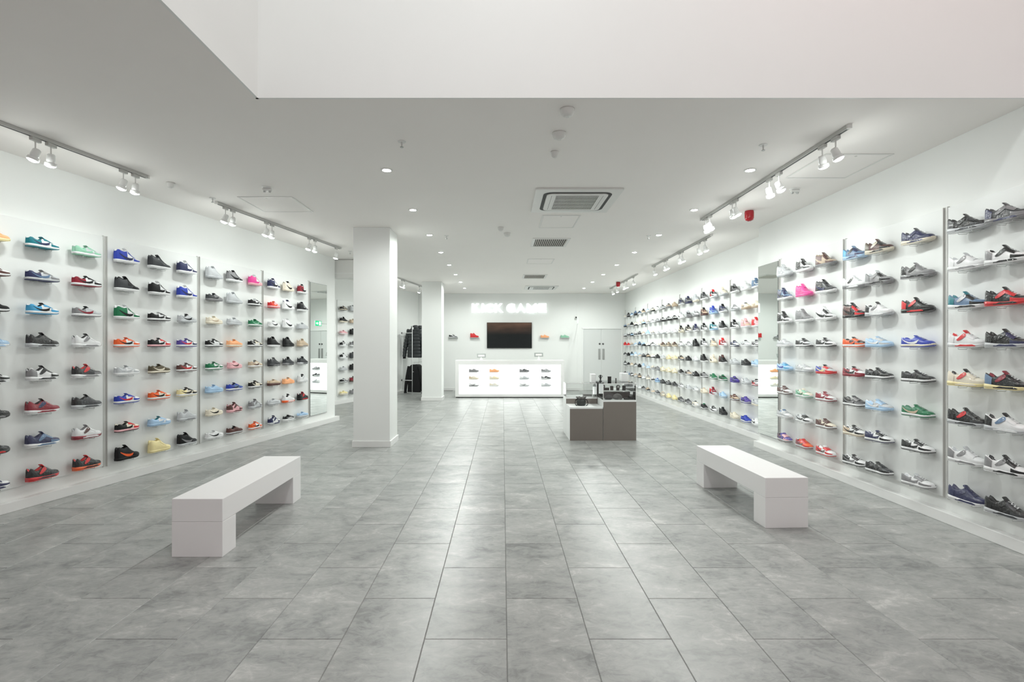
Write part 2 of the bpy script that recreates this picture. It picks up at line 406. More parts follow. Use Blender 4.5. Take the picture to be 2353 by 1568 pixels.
# end rail of board nearest the recess corner
def mirror(P, U, N, ang, t0, t1, label):
    o = thing('wall_mirror', label, 'mirror', P + U * t0, ang)
    s = 1 if N.dot(Vector((-U.y, U.x, 0))) > 0 else -1
    ys = sorted((-0.018 * s, 0.006 * s)); L = t1 - t0
    MB().box(0.034, L, ys[0], ys[1], PZ0 + 0.01, PZ1 - 0.01).build('backing', M_EDGE, o)
    ys = sorted((0.0062 * s, 0.008 * s))
    MB().box(0.038, L - 0.004, ys[0], ys[1], PZ0 + 0.014, PZ1 - 0.014).build('mirror_sheet', M_MIRROR, o)
mirror(PL, UL, NL, AL, 4.215, 4.87, 'tall frameless mirror at the end of the left wall')
mirror(PXN, UX, NX, PI / 2, 7.606, 8.24, 'tall frameless mirror on the right wall between the shoe boards')

# ================================================================ sneakers
PAL = {'W': srgb(226, 227, 228), 'K': srgb(19, 20, 22), 'G': srgb(132, 132, 134), 'g': srgb(190, 193, 196), 'D': srgb(60, 62, 65),
       'R': srgb(205, 44, 48), 'C': srgb(138, 32, 48), 'B': srgb(46, 66, 168), 'N': srgb(44, 48, 84), 'S': srgb(168, 198, 226),
       's': srgb(72, 158, 204), 'T': srgb(22, 118, 130), 'E': srgb(30, 112, 74), 'M': srgb(142, 192, 166), 'O': srgb(232, 98, 48),
       'o': srgb(244, 176, 128), 'P': srgb(232, 178, 184), 'H': srgb(226, 72, 150), 'U': srgb(84, 70, 150), 'Y': srgb(236, 222, 168),
       'y': srgb(226, 218, 200), 'A': srgb(196, 176, 152), 'V': srgb(88, 80, 62), 'F': srgb(92, 62, 58), 'X': srgb(98, 124, 154)}
CN = {'W': 'white', 'K': 'black', 'G': 'grey', 'g': 'pale-grey', 'D': 'charcoal', 'R': 'red', 'C': 'burgundy', 'B': 'blue', 'N': 'navy', 'S': 'sky-blue',
      's': 'bright-blue', 'T': 'teal', 'E': 'green', 'M': 'mint', 'O': 'orange', 'o': 'peach', 'P': 'pale-pink', 'H': 'hot-pink', 'U': 'purple', 'Y': 'cream',
      'y': 'off-white', 'A': 'tan', 'V': 'olive', 'F': 'brown', 'X': 'slate-blue'}
def cmat(ch, wrap):
    nm = CN[ch].replace('-', '_') + ('_film' if wrap else '_leather')
    if wrap: return mat(nm, PAL[ch], 0.45, coat=1.0, bump=1.0, bscale=48, noise=0.06, nscale=40, spec=0.3)
    return mat(nm, PAL[ch], 0.5, noise=0.07, nscale=40, coat=0.04, spec=0.3)
SHOE_L = 0.30
ST = [0, .03, .09, .18, .28, .38, .45, .53, .62, .72, .82, .90, .96, 1.0]
PROF = {   # width, rim height, rim ratio, centre height offset
 'L': dict(h=[.086, .098, .096, .080, .074, .086, .098, .096, .085, .070, .061, .056, .047, .030], sole=[.030] * 8 + [.029, .028, .027, .026, .025, .024], ton=(.425, .118)),
 'H': dict(h=[.138, .160, .158, .146, .140, .150, .146, .120, .094, .074, .063, .057, .047, .030], sole=[.030] * 8 + [.029, .028, .027, .026, .025, .024], ton=(.36, .176)),
 'M': dict(h=[.108, .132, .124, .100, .097, .114, .126, .116, .096, .076, .066, .060, .050, .030], sole=[.040, .041, .040, .037, .033, .030, .029, .028, .029, .030, .029, .026, .024, .022], ton=(.42, .152)),
 'R': dict(h=[.072, .092, .092, .080, .076, .086, .094, .092, .084, .074, .066, .061, .053, .036], sole=[.044, .044, .043, .042, .040, .039, .038, .037, .036, .035, .034, .033, .031, .029], ton=(.41, .108)),
}
WID = [.020, .031, .037, .039, .038, .038, .040, .044, .048, .051, .049, .041, .029, .012]
RR = [.80, .78, .74, .70, .68, .62, .52, .46, .46, .50, .55, .58, .60, .60]
def lerp(a, b, t): return a + (b - a) * t
def itab(tab, s):
    for i in range(len(ST) - 1):
        if s <= ST[i + 1]: return lerp(tab[i], tab[i + 1], (s - ST[i]) / (ST[i + 1] - ST[i]))
    return tab[-1]
def spring(s): return 0.016 * max(0.0, (s - 0.72) / 0.28) ** 2
def S(ty, s, v, off=0.0):
    """point on the upper: s from heel to toe, v from -1 (outer sole line) over the top to +1"""
    def raw(s, v):
        p = PROF[ty]; s = min(1, max(0, s))
        w = itab(WID, s); h = itab(p['h'], s) + spring(s) * 0.6; rr = itab(RR, s); z0 = itab(p['sole'], s) - 0.006 + spring(s) * 0.8
        if ty == 'H' and s < 0.5: rr *= 0.86
        hc = h - 0.034 * min(1, max(0, (0.42 - s) / 0.08)) if s < 0.42 else h + 0.004
        a = abs(v)
        prof = [(0.0, 0.0, hc), (.20, rr * w * .7, lerp(h, hc, .5)), (.33, rr * w, h), (.45, lerp(rr * w, w, .55), z0 + .86 * (h - z0)), (.62, w * .99, z0 + .56 * (h - z0)), (.80, w * 1.04, z0 + .28 * (h - z0)), (1.0, w, z0)]
        for i in range(6):
            if a <= prof[i + 1][0]:
                t = (a - prof[i][0]) / (prof[i + 1][0] - prof[i][0])
                y, z = lerp(prof[i][1], prof[i + 1][1], t), lerp(prof[i][2], prof[i + 1][2], t); break
        return Vector(((s - .5) * SHOE_L, y * (1 if v > 0 else -1), z))
    p = raw(s, v)
    if off:
        e = 0.02
        ds = raw(min(1, s + e), v) - raw(max(0, s - e), v); dv = raw(s, min(1, v + e)) - raw(s, max(-1, v - e))
        n = dv.cross(ds)
        if n.length > 1e-9:
            n.normalize()
            c = Vector((0.0, 0, 0.045)); 
            if n.dot(Vector((0, p.y, p.z - c.z))) < 0: n = -n
            p = p + n * off
    return p
def patch(mb, ty, ss, vs_, off):
    n = len(mb.v); k = len(vs_)
    for a in ss:
        for b in vs_: mb.v.append(tuple(S(ty, a, b, off)))
    for i in range(len(ss) - 1):
        for j in range(k - 1):
            a = n + i * k + j; mb.f.append((a, a + k, a + k + 1, a + 1))
def shoe_meshes(ty, simple=False):
    out = {}
    def fin(name, mb, smooth=True):
        mb.smooth = smooth; me = mb.mesh(name); me.materials.append(cmat('W', False)); out[name] = me
    VS = [-1, -.8, -.62, -.45, -.33, -.20, 0, .20, .33, .45, .62, .8, 1]
    if simple: VS = [-1, -.7, -.45, -.33, 0, .33, .45, .7, 1]
    mb = MB(); mb.loft([[S(ty, s, v) for v in VS] for s in ST], closed=False, caps=True); fin('upper', mb)
    p = PROF[ty]
    def slab(z0, z1f, grow, name):
        m = MB(); rings = []
        for s in ST:
            w = itab(WID, s) * 1.0 + grow; zs = z1f(s); sp = spring(s); x = (s - .5) * SHOE_L
            if s == 0: x -= 0.006
            if s == 1: x += 0.005
            rings.append([(x, -w * .95, z0 + sp), (x, -w, lerp(z0, zs, .5) + sp), (x, -w * .985, zs + sp), (x, w * .985, zs + sp), (x, w, lerp(z0, zs, .5) + sp), (x, w * .95, z0 + sp)])
        m.loft(rings); fin(name, m, name == 'midsole')
    slab(0.0065, lambda s: itab(p['sole'], s), .004, 'midsole')
    slab(0.0, lambda s: 0.008, .0025, 'outsole')
    def weld(mb):
        import bmesh
        me = mb.mesh('t'); bm = bmesh.new(); bm.from_mesh(me); bmesh.ops.remove_doubles(bm, verts=bm.verts, dist=1e-5)
        bm.verts.index_update(); mb.v = [tuple(v.co) for v in bm.verts]; mb.f = [tuple(v.index for v in f.verts) for f in bm.faces]; bm.free(); return mb
    HS = {'H': .40, 'M': .20}.get(ty, .36)
    hv = MB()
    HV = (1.0, .8, .62, .45, .35) if ty in 'LR' else (1.0, .8, .62, .45, .42)
    for sg in (-1, 1): patch(hv, ty, [q for q in (0, .03, .09, .18, .28) if q < HS] + [HS], [sg * q for q in HV], .0024)
    n = len(hv.v); hv.v += [tuple(S(ty, 0, v, .0024)) for v in [-q for q in HV] + list(HV[::-1])]; hv.f.append(tuple(n + i for i in range(10))); weld(hv)
    tv = MB()
    for sg in (-1, 1): patch(tv, ty, (.64, .72, .82, .90, .96, 1.0), [sg, sg * .8, sg * .62], .0024)
    n = len(tv.v); tv.v += [tuple(S(ty, 1, v, .0024)) for v in (-1, -.8, -.62, .62, .8, 1)]; tv.f.append(tuple(n + i for i in range(6))); weld(tv)
    ev = MB()
    for sg in (-1, 1): patch(ev, ty, (.44, .53, .62, .72), [sg * .52, sg * .45, sg * .33, sg * .22], .0026)
    patch(ev, ty, (.62, .72), (-.22, -.1, 0, .1, .22), .0026); weld(ev)
    tg = MB(); ts, tz = p['ton']; zb = itab(p['h'], .5); zc = itab(p['h'], ts)
    rows = [(.56, zb - .004, .020, .004), (.47, zb + .006, .024, .006), (lerp(.47, ts, .6), lerp(zc, tz, .65), .026, .008), (ts - .02, tz, .024, .007)]
    rings = []
    rows = [((.56 - .5) * SHOE_L, zb - .012, .019, .006), ((.50 - .5) * SHOE_L, zb + .002, .024, .008), ((lerp(.50, ts, .55) - .5) * SHOE_L, lerp(zb, tz, .55), .027, .009), ((ts - .5) * SHOE_L, tz - .004, .027, .008), ((ts - .505) * SHOE_L, tz, .022, .005)]
    for x, z, hw, th in rows:
        rings.append([(x + th * math.cos(q) - .10 * (hw * math.sin(q)) ** 2 / .03, hw * math.sin(q), z - 4.0 * (hw * math.sin(q)) ** 2) for q in (2 * PI * k / 10 for k in range(10))])
    tg.smooth = True
    tg.loft(rings)
    ln = MB(); patch(ln, ty, (.03, .09, .18, .28, .38, .42), (-.31, -.2, 0, .2, .31), .0012)
    sw = MB()
    if ty in 'LH':
        up = [(.07, .50), (.18, .57), (.30, .66), (.40, .72), (.48, .72), (.56, .62), (.62, .50)]
        lo = [(.07, .53), (.17, .66), (.28, .80), (.38, .90), (.49, .92), (.58, .80), (.62, .52)]
        if ty == 'H':
            up = [(s, .5 + (v - .5) * .8 + .10) for s, v in up]; lo = [(s, .5 + (v - .5) * .8 + .12) for s, v in lo]
    elif ty == 'M':
        up = [(.27, .62), (.32, .52), (.37, .44), (.43, .38), (.48, .36)]; lo = [(.30, .72), (.37, .70), (.44, .64), (.49, .56), (.52, .46)]
    else:
        up = [(.15, .68), (.3, .62), (.5, .62), (.72, .70)]; lo = [(.15, .74), (.3, .76), (.5, .78), (.72, .76)]
    for sg in (-1,):
        n = len(sw.v)
        for (s1, v1), (s2, v2) in zip(up, lo): sw.v += [tuple(S(ty, s1, sg * v1, .0042)), tuple(S(ty, s2, sg * v2, .0042))]
        for i in range(len(up) - 1): sw.f.append((n + 2 * i, n + 2 * i + 2, n + 2 * i + 3, n + 2 * i + 1))
    lc = MB()
    for k in range(9):
        q = .45 + .032 * k; v = .22 if k % 2 else -.22
        lc.v += [tuple(S(ty, q, v, .0045)), tuple(S(ty, q + .02, v, .0045))]
    for i in range(8): lc.f.append((2 * i, 2 * i + 2, 2 * i + 3, 2 * i + 1))
    if ty == 'M' and not simple:
        ms_ = MB()
        for q in (.24, .30, .38, .45, .53, .62, .72, .80):
            zs = itab(p['sole'], q); sp = spring(q); y = -(itab(WID, q) + .0058); x = (q - .5) * SHOE_L
            t = 1 if .3 < q < .75 else .35
            ms_.v += [(x, y, .0095 + sp), (x, y + .0004, lerp(.0095, zs - .004, t) + sp)]
        ms_.f = [(2 * i, 2 * i + 2, 2 * i + 3, 2 * i + 1) for i in range(7)]
        fin('midsole_swoop', ms_, False)
    fin('heel_overlay', hv); fin('eyestay', ev); fin('toe_overlay', tv)
    if not simple: fin('laces', lc, False); fin('lining', ln)
    fin('side_stripe', sw, False); fin('tongue', tg)
    return out
SHOES = {t: (shoe_meshes(t), shoe_meshes(t, True)) for t in 'LHMR'}
KIND = {'L': 'low-top', 'H': 'high-top', 'M': 'mid-top', 'R': 'runner'}
def sneaker(spec, loc, rz, where, group, simple=False, wrap=False):
    ty, ba, he, to, st, so, tn = spec
    a = CN[ba]; b = next((CN[q] for q in (he, to, tn, st, so) if q != ba), None)
    look = f'{a} and {b} {KIND[ty]}' if b else f'all {a} {KIND[ty]}'
    o = thing('sneaker', f'{look} sneaker, {where}', 'sneaker', loc, rz, group)
    ms = SHOES[ty][1 if simple else 0]
    sole2 = he if (ty == 'L' and so in 'WgyP' and he not in 'Wgy') else so
    cols = {'upper': ba, 'midsole': so, 'outsole': sole2, 'heel_overlay': he, 'toe_overlay': to, 'eyestay': to, 'side_stripe': st, 'tongue': tn, 'laces': to if random.random() < .4 else ('W' if ba in 'WgyK' else ba), 'lining': tn, 'midsole_swoop': next((q for q in (to, he, st, 'G') if q != so), 'G')}
    for k, me in ms.items():
        if ty == 'R' and k in ('heel_overlay', 'toe_overlay', 'eyestay'): continue
        child(k, me, cmat(cols[k], wrap), o)
    return o
LEFT = [
 "LooooYo LWTTNWT LgMMMWM HWBBNWW HDDDDWD HWNNNWW Hgggggg HGGKKWK HWHPHPW HWNNKWN HyyyKyK HWCWKWK",
 "LWFFFWF LgNGXgG LWCKKWK HKDKDWK HWKKKWW HWBBNWW LGDGDGD Hgggggg LWKKKWW LPRPOPO HWWWKWN HGKGKWK",
 "LKKKWWK LWssKWK LgGgCWK HWEEKWW LWKKKWW LgggKgK LyyyAyy Lgggggg LEEEMWE LWWWKWW HWWWKWW Lgggggg",
 "MSSSSWS MKKKKgK MWWWGWK LWOOKWO LWKRKPK LWUNRWU LWKKWWK Looooyo LyKKWWG HKKKKWK HKKKKKK MAAAAAA",
 "MWKKGWG MWGKKWK MDKGRWR LWgggWg LVVVyyV LWFFRWF LWEEEWE LPPPFPP LyAAFWG MDDDDDG MDDDDGK MDDDDgD",
 "MKKKKKK MCCCNWK MDKDDgK LWBBRWB LyOOKWO LyYKKWK LSSSSSS LXBBNWN LyKKyWK RAAAAFA LoooooA MWWWgWK",
 "MKKKRKK MNNXXWN MWWWFCG LyKRKPK LWSSSST Mgggggg LyyyKyy MPFFFPF MgGGGgG Rgggggg MWWWWOK MDKKRKC",
 "MWNNNWN MKKDRRR MKKKROR HKKKOKK HYYYYYY HKKDGgK LWWWKWW LFFFFgK LWOOKWO MWNNNgN RKWKWWK RSSSSgS"]
for r, row in enumerate(LEFT):
    for k, sp in enumerate(row.split()):
        p = onl(LC[k], 0.075, RZ[r])
        sneaker(sp, p, AL + random.uniform(-.05, .08), f'{ORD[r]} from top, {ORD[11 - k]} column in front of the left-wall mirror', 'sneakers on the left wall', wrap=(k < 3 and r > 2))
RECESS = ["LyKKKyK Hgggggg", "MKKKKyK LAAAAAA", "LPPPPWP HKKKKKK", "MWKGGWK MDGGGWG", "MWKKWWK HDDDDDD", "Lgggggg HKKKKKK", "LWKKKWN MFCKCFK", "RYYYYyY LGGGGGG"]
for r, row in enumerate(RECESS):
    for k, sp in enumerate(row.split()):
        sneaker(sp, onr(RC[k], 0.075, RZ[r]), AR, f'{ORD[r]} from top, ' + ('outer column of the board behind the pillar', 'inner column beside the pillar edge')[k], 'sneakers behind the front pillar', True)
RIGHT = [
 "MDNGGGD MKDDKgK MNNNNyD MFVKyyF MXsNKSX HAFFAGF HWKKKWK Hgggggg",
 "MWGKKWK MWWWGWg MGKGKGG MGGKGGg MWWWKGW HDKDNWK HHHHHHH HXNNKWN",
 "MKKRRRK MXTKgWT MKRKRKK MWKWGgK HKFRKKK HWWKKWW HGGGGWG HWKKKWK",
 "MKKNKgK MWWWRWR LBBBWyB LSSgWSS LKOOOWK LWKKKWK LgKKKWK LggggWg",
 "MKXKCYC MyyyRYK LKKKKWK LKDKKWK LWCCKCK LgBRYRK LWggggW LSSsBSS",
 "MWKWXgK MKKDRgK LEEEAWE LgSSWSS LDKGGWD LWCCCWC LyMMEWy LWFFFWF",
 "MWGKGWK MWGWGWg LWKKKWK LWNKNWN LWAKKyK LyFFFWF LWgKKWg LWgggWX",
 "MKKDKgK MNNNNWN LWGGGWg LDKKKWK LWKKGWK LWRRFWW LOCRVgR LUFPUgU"]
for r, row in enumerate(RIGHT):
    for k, sp in enumerate(row.split()):
        sneaker(sp, (4.12 - 0.078, RCD[k], RZ[r]), -PI / 2 + (.24, .24, .22, .2, .18, .12, .08, .04)[k] + random.uniform(-.04, .04), f'{ORD[r]} from top, {ORD[7 - k]} column in front of the right-wall mirror', 'sneakers on the right wall', wrap=True)
FAR = [
 "HgXXXWX HWWWgWW HGKKKWG Hyyyggy HWKKRWR HGDDKWD Hggggyg HGNDDNN HGDNDWG LAAAAAA LAGGAGK LgGGgWK LWWWyWK",
 "LyyyAAy LyAyGAK LWgGGgG HGNNKWK HXBBSSB HAFFKFK HWgGGGW HGgDgGg HWWWKWg LWKKgKK LWDKGKK LWKKDKK LgGGGGG",
 "HPRPRWR HAPPPWP HWKKKWK HKGKKWK HWTTKSK HWDKKWK HGKNNWN HyKKKWK HyyKGyK LWWWgWW LWWWGWW LWWWWgW LgWWgWW",
 "LWGGKWK LWggGWK LWNNKWK HWRCCWR HyGAyyG HWDGKWK HKKKKKK LWWGKWG LWWWKgK LVAFVyF LVFAVyF LVAFFyF LyWWGgW",
 "LSSSSWS LKDKDDD Lgggggg HKFKKWF HyyyKyy HKDKKWK LWWWggW LKKKDDK LADKKgK LYyyAyy LYyyAYY LgWggWW LKKKGDK",
 "LWKGRPK LgWgggg LUUNUUU LEEKKWE LEEEgWE LGKGKWK LKDKgKK LADGKWK LKGKGWK LyYyyyY LyYyAyY LyYyGyY LGDGGgG",
 "Lggggyg LUUUNgU LAFFAgF LSSSSgS HgRCNWC LyyyAyA LWggGWg LgggGWW LWgGGWG LDGKDGK LDKGgDK LDKDGDK LXSSBSB",
 "LWWWKWW LBBBBWB Lyyyyyy MKDKDDK LWWKKWK LKKKKWE LWyyGWK LGKDGWK LGDDDgD LYyYyYY LYyYAYY LyAGAyA LDGGgWG"]
for r, row in enumerate(FAR):
    for k, sp in enumerate(row.split()):
        sneaker(sp, (4.45 - 0.078, FC[k], RZ[r]), -PI / 2 - 0.06 + random.uniform(-.05, .05), f'{ORD[r]} from top, {ORD[k]} column beyond the right-wall mirror', 'sneakers on the far right wall', True)
# past the three hundred that show largest: the farthest columns as one object
far = MB(); fm = []
fmats = [cmat(q, False) for q in 'WgKGyDSXRA']
pool = 'WWgKKGyDSXA'
for k in range(13, 21):
    if FC[k] > BACK - 0.2: continue
    for r in range(8):
        ty = random.choice('LLLM'); ca, cb, cs = random.choice(pool), random.choice(pool), random.choice('WWgK')
        if k > 18 and r == 3: ca = cb = 'R'
        R = Matrix.Translation((4.45 - 0.078, FC[k], RZ[r])) @ Matrix.Rotation(-PI / 2 - 0.06, 4, 'Z')
        for part, cc in (('upper', ca), ('heel_overlay', cb), ('eyestay', cb), ('midsole', cs), ('tongue', cb)):
            me = SHOES[ty][1][part]; n = len(far.v)
            far.v += [tuple(R @ q.co) for q in me.vertices]
            for pl in me.polygons: far.f.append(tuple(n + q for q in pl.vertices)); fm.append('WgKGyDSXRA'.index(cc))
far.smooth = True
o = far.build('sneaker_assortment', None)
for m in fmats: o.data.materials.append(m)
o.data.polygons.foreach_set('material_index', fm)
tag(o, 'mixed pale and dark sneakers filling the last boards before the double door', 'sneakers', kind='stuff')

# ================================================================ benches
def bench(label, x, y, rz, L):
    o = thing('bench', label, 'bench', (x, y, 0), rz, 'white try-on benches')
    MB().box(-0.196, 0.196, 0, L, 0.272, 0.45).build('seat', M_BENCH, o, bevel=0.004)
    MB().box(-0.196, 0.196, 0, 0.20, 0, 0.2715).build('leg', M_BENCH, o, bevel=0.003)
    MB().box(-0.196, 0.196, L - 0.20, L, 0, 0.2715).build('leg', M_BENCH, o, bevel=0.003)
bench('white block bench in front of the left shoe wall and front pillar', -2.355, 3.944, 0.0, 1.53)
bench('white block bench in front of the right shoe wall, turned slightly', 2.541, 4.575, 0.034, 1.49)

# ================================================================ counter with lit front
ct = thing('sales_counter', 'white sales counter with a glowing shoe display front', 'counter', (0.22, 16.0, 0))
HW = 1.703
MB().box(-HW, HW, 0.06, 0.62, 0.03, 1.10).build('counter_body', M_SKIRT, ct)
MB().box(-HW - 0.01, HW + 0.01, 0.0, 0.66, 1.10, 1.175).build('counter_top', M_SKIRT, ct, bevel=0.004)
MB().box(-HW, -1.585, 0.0, 0.059, 0.03, 1.10).build('side_frame', M_SKIRT, ct, bevel=0.003)
MB().box(1.60, HW, 0.0, 0.059, 0.03, 1.10).build('side_frame', M_SKIRT, ct, bevel=0.003)
MB().box(-1.584, 1.599, 0.0, 0.059, 0.03, 0.115).build('bottom_frame', M_SKIRT, ct, bevel=0.003)
MB().box(-1.584, 1.599, 0.0, 0.059, 1.04, 1.0995).build('top_frame', M_SKIRT, ct, bevel=0.003)
MB().box(-1.584, 1.599, 0.03, 0.0595, 0.116, 1.039).build('light_panel', M_LIT, ct)
MB().box(-HW + 0.02, HW - 0.02, 0.03, 0.6, 0.0, 0.03).build('kick_plinth', M_DARK, ct)
CS = [["LGGGGGG", "Loooooo", "LDGGGGG", "LgGGGgG"], ["LyAyyyy", "LYyyyyy", "LgWgggg", "LKGDgWG"], ["LWWWGGW", "LWyyyWy", "LWWWGgG", "LgWgggg"]]
for r, y in enumerate((855.4, 872.0, 888.0)):
    for k, x in enumerate((1089, 1136, 1205, 1255)):
        D = 15.95
        X, Z = (x - X0) * D / F, EYE + (Y0 - y) * D / F
        MB().box(X - 0.22 - 0.16, X - 0.22 + 0.16, -0.10, 0.029, Z - 0.008, Z - 0.001).build('shoe_ledge', M_ACRYL, ct)
        sneaker(CS[r][k], (X, D, Z), 0.0, f'{("top", "middle", "bottom")[r]} row, {ORD[k]} from the pillar, on the glowing counter', 'sneakers on the glowing counter front', True)
# tills on the counter
for x, dz, nm in ((1106, 0, 'small till screen on the counter beside the sneaker-lit left end'), (1238, .03, 'small till screen on the counter below the television edge')):
    X = (x - X0) * 16.35 / F
    o = thing('till_screen', ('small grey till screen near the pillar end of the counter', 'small grey till screen near the display-case end of the counter')[x > 1200], 'till', (X, 16.35, 1.175))
    MB().lathe([(0.07, 0), (0.07, 0.012), (0.02, 0.02), (0.016, 0.09 + dz)], 14).build('stand', M_WHITEBOX, o)
    s = MB().box(-0.14, 0.14, -0.006, 0.012, 0.0, 0.13).build('screen_back', mat('till_grey', (0.30, 0.32, 0.31), 0.4), o, (0, 0, 0.08 + dz), (-0.35, 0, 0), bevel=0.006)
    MB().box(-0.10, 0.10, -0.0085, -0.0062, 0.03, 0.09).build('screen_label', M_PLAST, s)
    MB().box(-0.035, 0.035, -0.06, -0.02, 0.0, 0.05).build('card_reader', M_WHITEBOX, o, bevel=0.004)

# ================================================================ back wall: television, sign, shoes, camera, exit sign
tv = thing('television', 'large black flat-screen television on the end wall above the counter', 'television', (0.245, BACK - 0.001, 2.01))
MB().box(-0.818, 0.818, -0.055, 0.0, -0.468, 0.468).build('casing', M_DARK, tv, bevel=0.004)
MB().box(-0.805, 0.805, -0.0575, -0.0552, -0.452, 0.458).build('screen', M_SCREEN, tv)
sg = thing('shop_sign', 'white glowing shop name letters on the end wall above the television', 'sign', (0, BACK - 0.001, 2.838))
def letter_mesh(ch, x0, x1, h):
    cu = bpy.data.curves.new('letter', 'FONT'); cu.body = ch; cu.offset = 0.035; cu.extrude = 0.05; cu.resolution_u = 4
    t = bpy.data.objects.new('letter_curve', cu); COL.objects.link(t)
    dg = bpy.context.evaluated_depsgraph_get()
    me = bpy.data.meshes.new_from_object(t.evaluated_get(dg))
    bpy.data.objects.remove(t); bpy.data.curves.remove(cu)
    xs = [v.co.x for v in me.vertices]; ys = [v.co.y for v in me.vertices]
    ax, bx, ay, by = min(xs), max(xs), min(ys), max(ys)
    for v in me.vertices:
        v.co = Vector((lerp(x0, x1, (v.co.x - ax) / (bx - ax)), -0.035 - v.co.z * 0.6, h * (v.co.y - ay) / (by - ay)))
    me.flip_normals(); me.materials.clear(); me.materials.append(M_SIGN)
    return me
for ch, a, b in (('K', -1.125, -0.82), ('I', -0.765, -0.685), ('C', -0.63, -0.335), ('K', -0.28, 0.03), ('G', 0.135, 0.455), ('A', 0.49, 0.83), ('M', 0.875, 1.235), ('E', 1.30, 1.60)):
    me = letter_mesh(ch, a, b, 0.33)
    o = bpy.data.objects.new('letter', me); COL.objects.link(o); o.parent = sg
wsp = [("LWKKKWG", 1041.4, 776, 'on the end wall, near the rear pillar'), ("HRRRRRR", 1090.3, 776, 'on the end wall, between pillar and television'),
       ("Loooooo", 1252, 776.5, 'on the end wall, just past the television'), ("LMMMMMM", 1298, 776.5, 'on the end wall, on the door side')]
for sp, x, y, wh in wsp:
    D = BACK - 0.08; X, Z = (x - X0) * D / F, EYE + (Y0 - y) * D / F
    sneaker(sp, (X, D, Z), 0.0, wh, 'sneakers on the end wall', True)
    o = MB().box(-0.17, 0.17, -0.13, 0.0, -0.010, -0.001).build('wall_shelf', M_ACRYL, None, (X, BACK, Z), bevel=0.002)
    tag(o, f'clear shelf under the {dict(K="black and white", R="red", o="peach", M="mint")[sp[2]]} sneaker {wh}', 'shelf', 'clear shelves on the end wall')
cc = thing('security_camera', 'small white security camera with black lens on the end wall', 'camera', (2.66, BACK - 0.001, 2.64))
MB().box(-0.03, 0.03, -0.02, 0.0, -0.03, 0.08).build('mount', M_PLAST, cc, bevel=0.005)
MB().lathe([(0.035, 0), (0.04, 0.03), (0.04, 0.10), (0.03, 0.12)], 14, Matrix.Translation((0, -0.02, 0.02)) @ Matrix.Rotation(PI / 2, 4, 'X')).build('camera_body', M_PLAST, cc)
MB().lathe([(0.029, 0.0), (0.027, 0.008), (0.008, 0.012)], 14, Matrix.Translation((0, -0.14, 0.02)) @ Matrix.Rotation(PI / 2, 4, 'X')).build('lens', M_DARK, cc)
ex = thing('exit_sign', 'thin green exit sign on an arm from the end wall, seen edge-on', 'sign', (2.52, 17.16, 2.37), -0.1457)
MB().box(-0.008, 0.008, 0, 0.41, 0, 0.21).build('sign_plate', M_WHITEBOX, ex, bevel=0.002)
for sx in (-1, 1):
    a, b = sorted((sx * .0085, sx * .0105))
    MB().box(a, b, 0.012, 0.398, 0.012, 0.198).build('green_face', M_GREEN, ex)
    a, b = sorted((sx * .0107, sx * .0125))
    q = MB(); n = 0
    pts = [(0.06, 0.085), (0.06, 0.125), (0.12, 0.125), (0.12, 0.165), (0.19, 0.105), (0.12, 0.045), (0.12, 0.085)]
    q.v = [(a, y, z) for y, z in pts] + [(b, y, z) for y, z in pts]
    q.f = [tuple(range(7)), tuple(range(13, 6, -1))] + [(k, (k + 1) % 7, 7 + (k + 1) % 7, 7 + k) for k in range(7)]
    q.build('arrow', M_EXITW, ex)
    MB().box(a, b, 0.24, 0.36, 0.035, 0.175).build('door_symbol', M_EXITW, ex)
MB().box(-0.004, 0.004, 0.4105, BACK - 17.161, 0.09, 0.12).build('bracket_arm', M_WHITEBOX, ex)

# ================================================================ display cases
def plinth(label, x0, x1, y0, y1, h):
    o = thing('display_plinth', label, 'plinth', ((x0 + x1) / 2, y0, 0), 0, 'display plinths')
    W = (x1 - x0) / 2; D = y1 - y0
    MB().box(-W, W, 0.004, D, 0.0, h - 0.03).build('plinth_body', M_WHITEBOX, o)
    MB().box(-W, W, 0.0, 0.0039, 0.0, h - 0.03).build('front_panel', M_PLINTH, o)
    MB().box(-W, W, 0.0, D, h - 0.0298, h).build('top_slab', M_WHITEBOX, o, bevel=0.002)
PX0, PX1, PX2 = 1.155, 1.7255, 2.295
plinth('low taupe-fronted display plinth holding a black bag', PX0, PX1 - 0.004, 8.79, 9.31, 0.576)
plinth('taupe-fronted display plinth under the glass case of caps', PX1 + 0.004, PX2, 8.79, 9.75, 0.696)
plinth('display plinth behind the black bag, under an empty glass case', PX0, PX1 - 0.004, 9.314, 9.76, 0.696)
def case(label, x0, x1, y0, y1, z0, z1):
    o = thing('glass_case', label, 'glass case', ((x0 + x1) / 2, y0, z0), 0, 'glass cases')
    W = (x1 - x0) / 2; D = y1 - y0; H = z1 - z0; t = 0.006
    MB().box(-W, W, 0, t, 0.001, H - t - .001).build('front_pane', M_GLASS, o)
    MB().box(-W, W, D - t, D, 0.001, H - t - .001).build('back_pane', M_GLASS, o)
    MB().box(-W, -W + t, t + .001, D - t - .001, 0.001, H - t - .001).build('side_pane', M_GLASS, o)
    MB().box(W - t, W, t + .001, D - t - .001, 0.001, H - t - .001).build('side_pane', M_GLASS, o)
    MB().box(-W, W, 0, D, H - t, H).build('top_pane', M_GLASS, o)
    for sx in (-1, 1):
        MB().box(sx * W - .004, sx * W + .004, -.001, .007, 0.001, H).build('edge_strip', M_SKIRT, o)
    MB().box(-W, W, -.001, .007, H - .006, H + .002).build('edge_strip', M_SKIRT, o)
    return o
CT = 0.979
gc = case('glass case full of dark accessories on the taller front plinth', PX1 + 0.006, PX2 - 0.002, 8.80, 9.74, 0.696, CT)
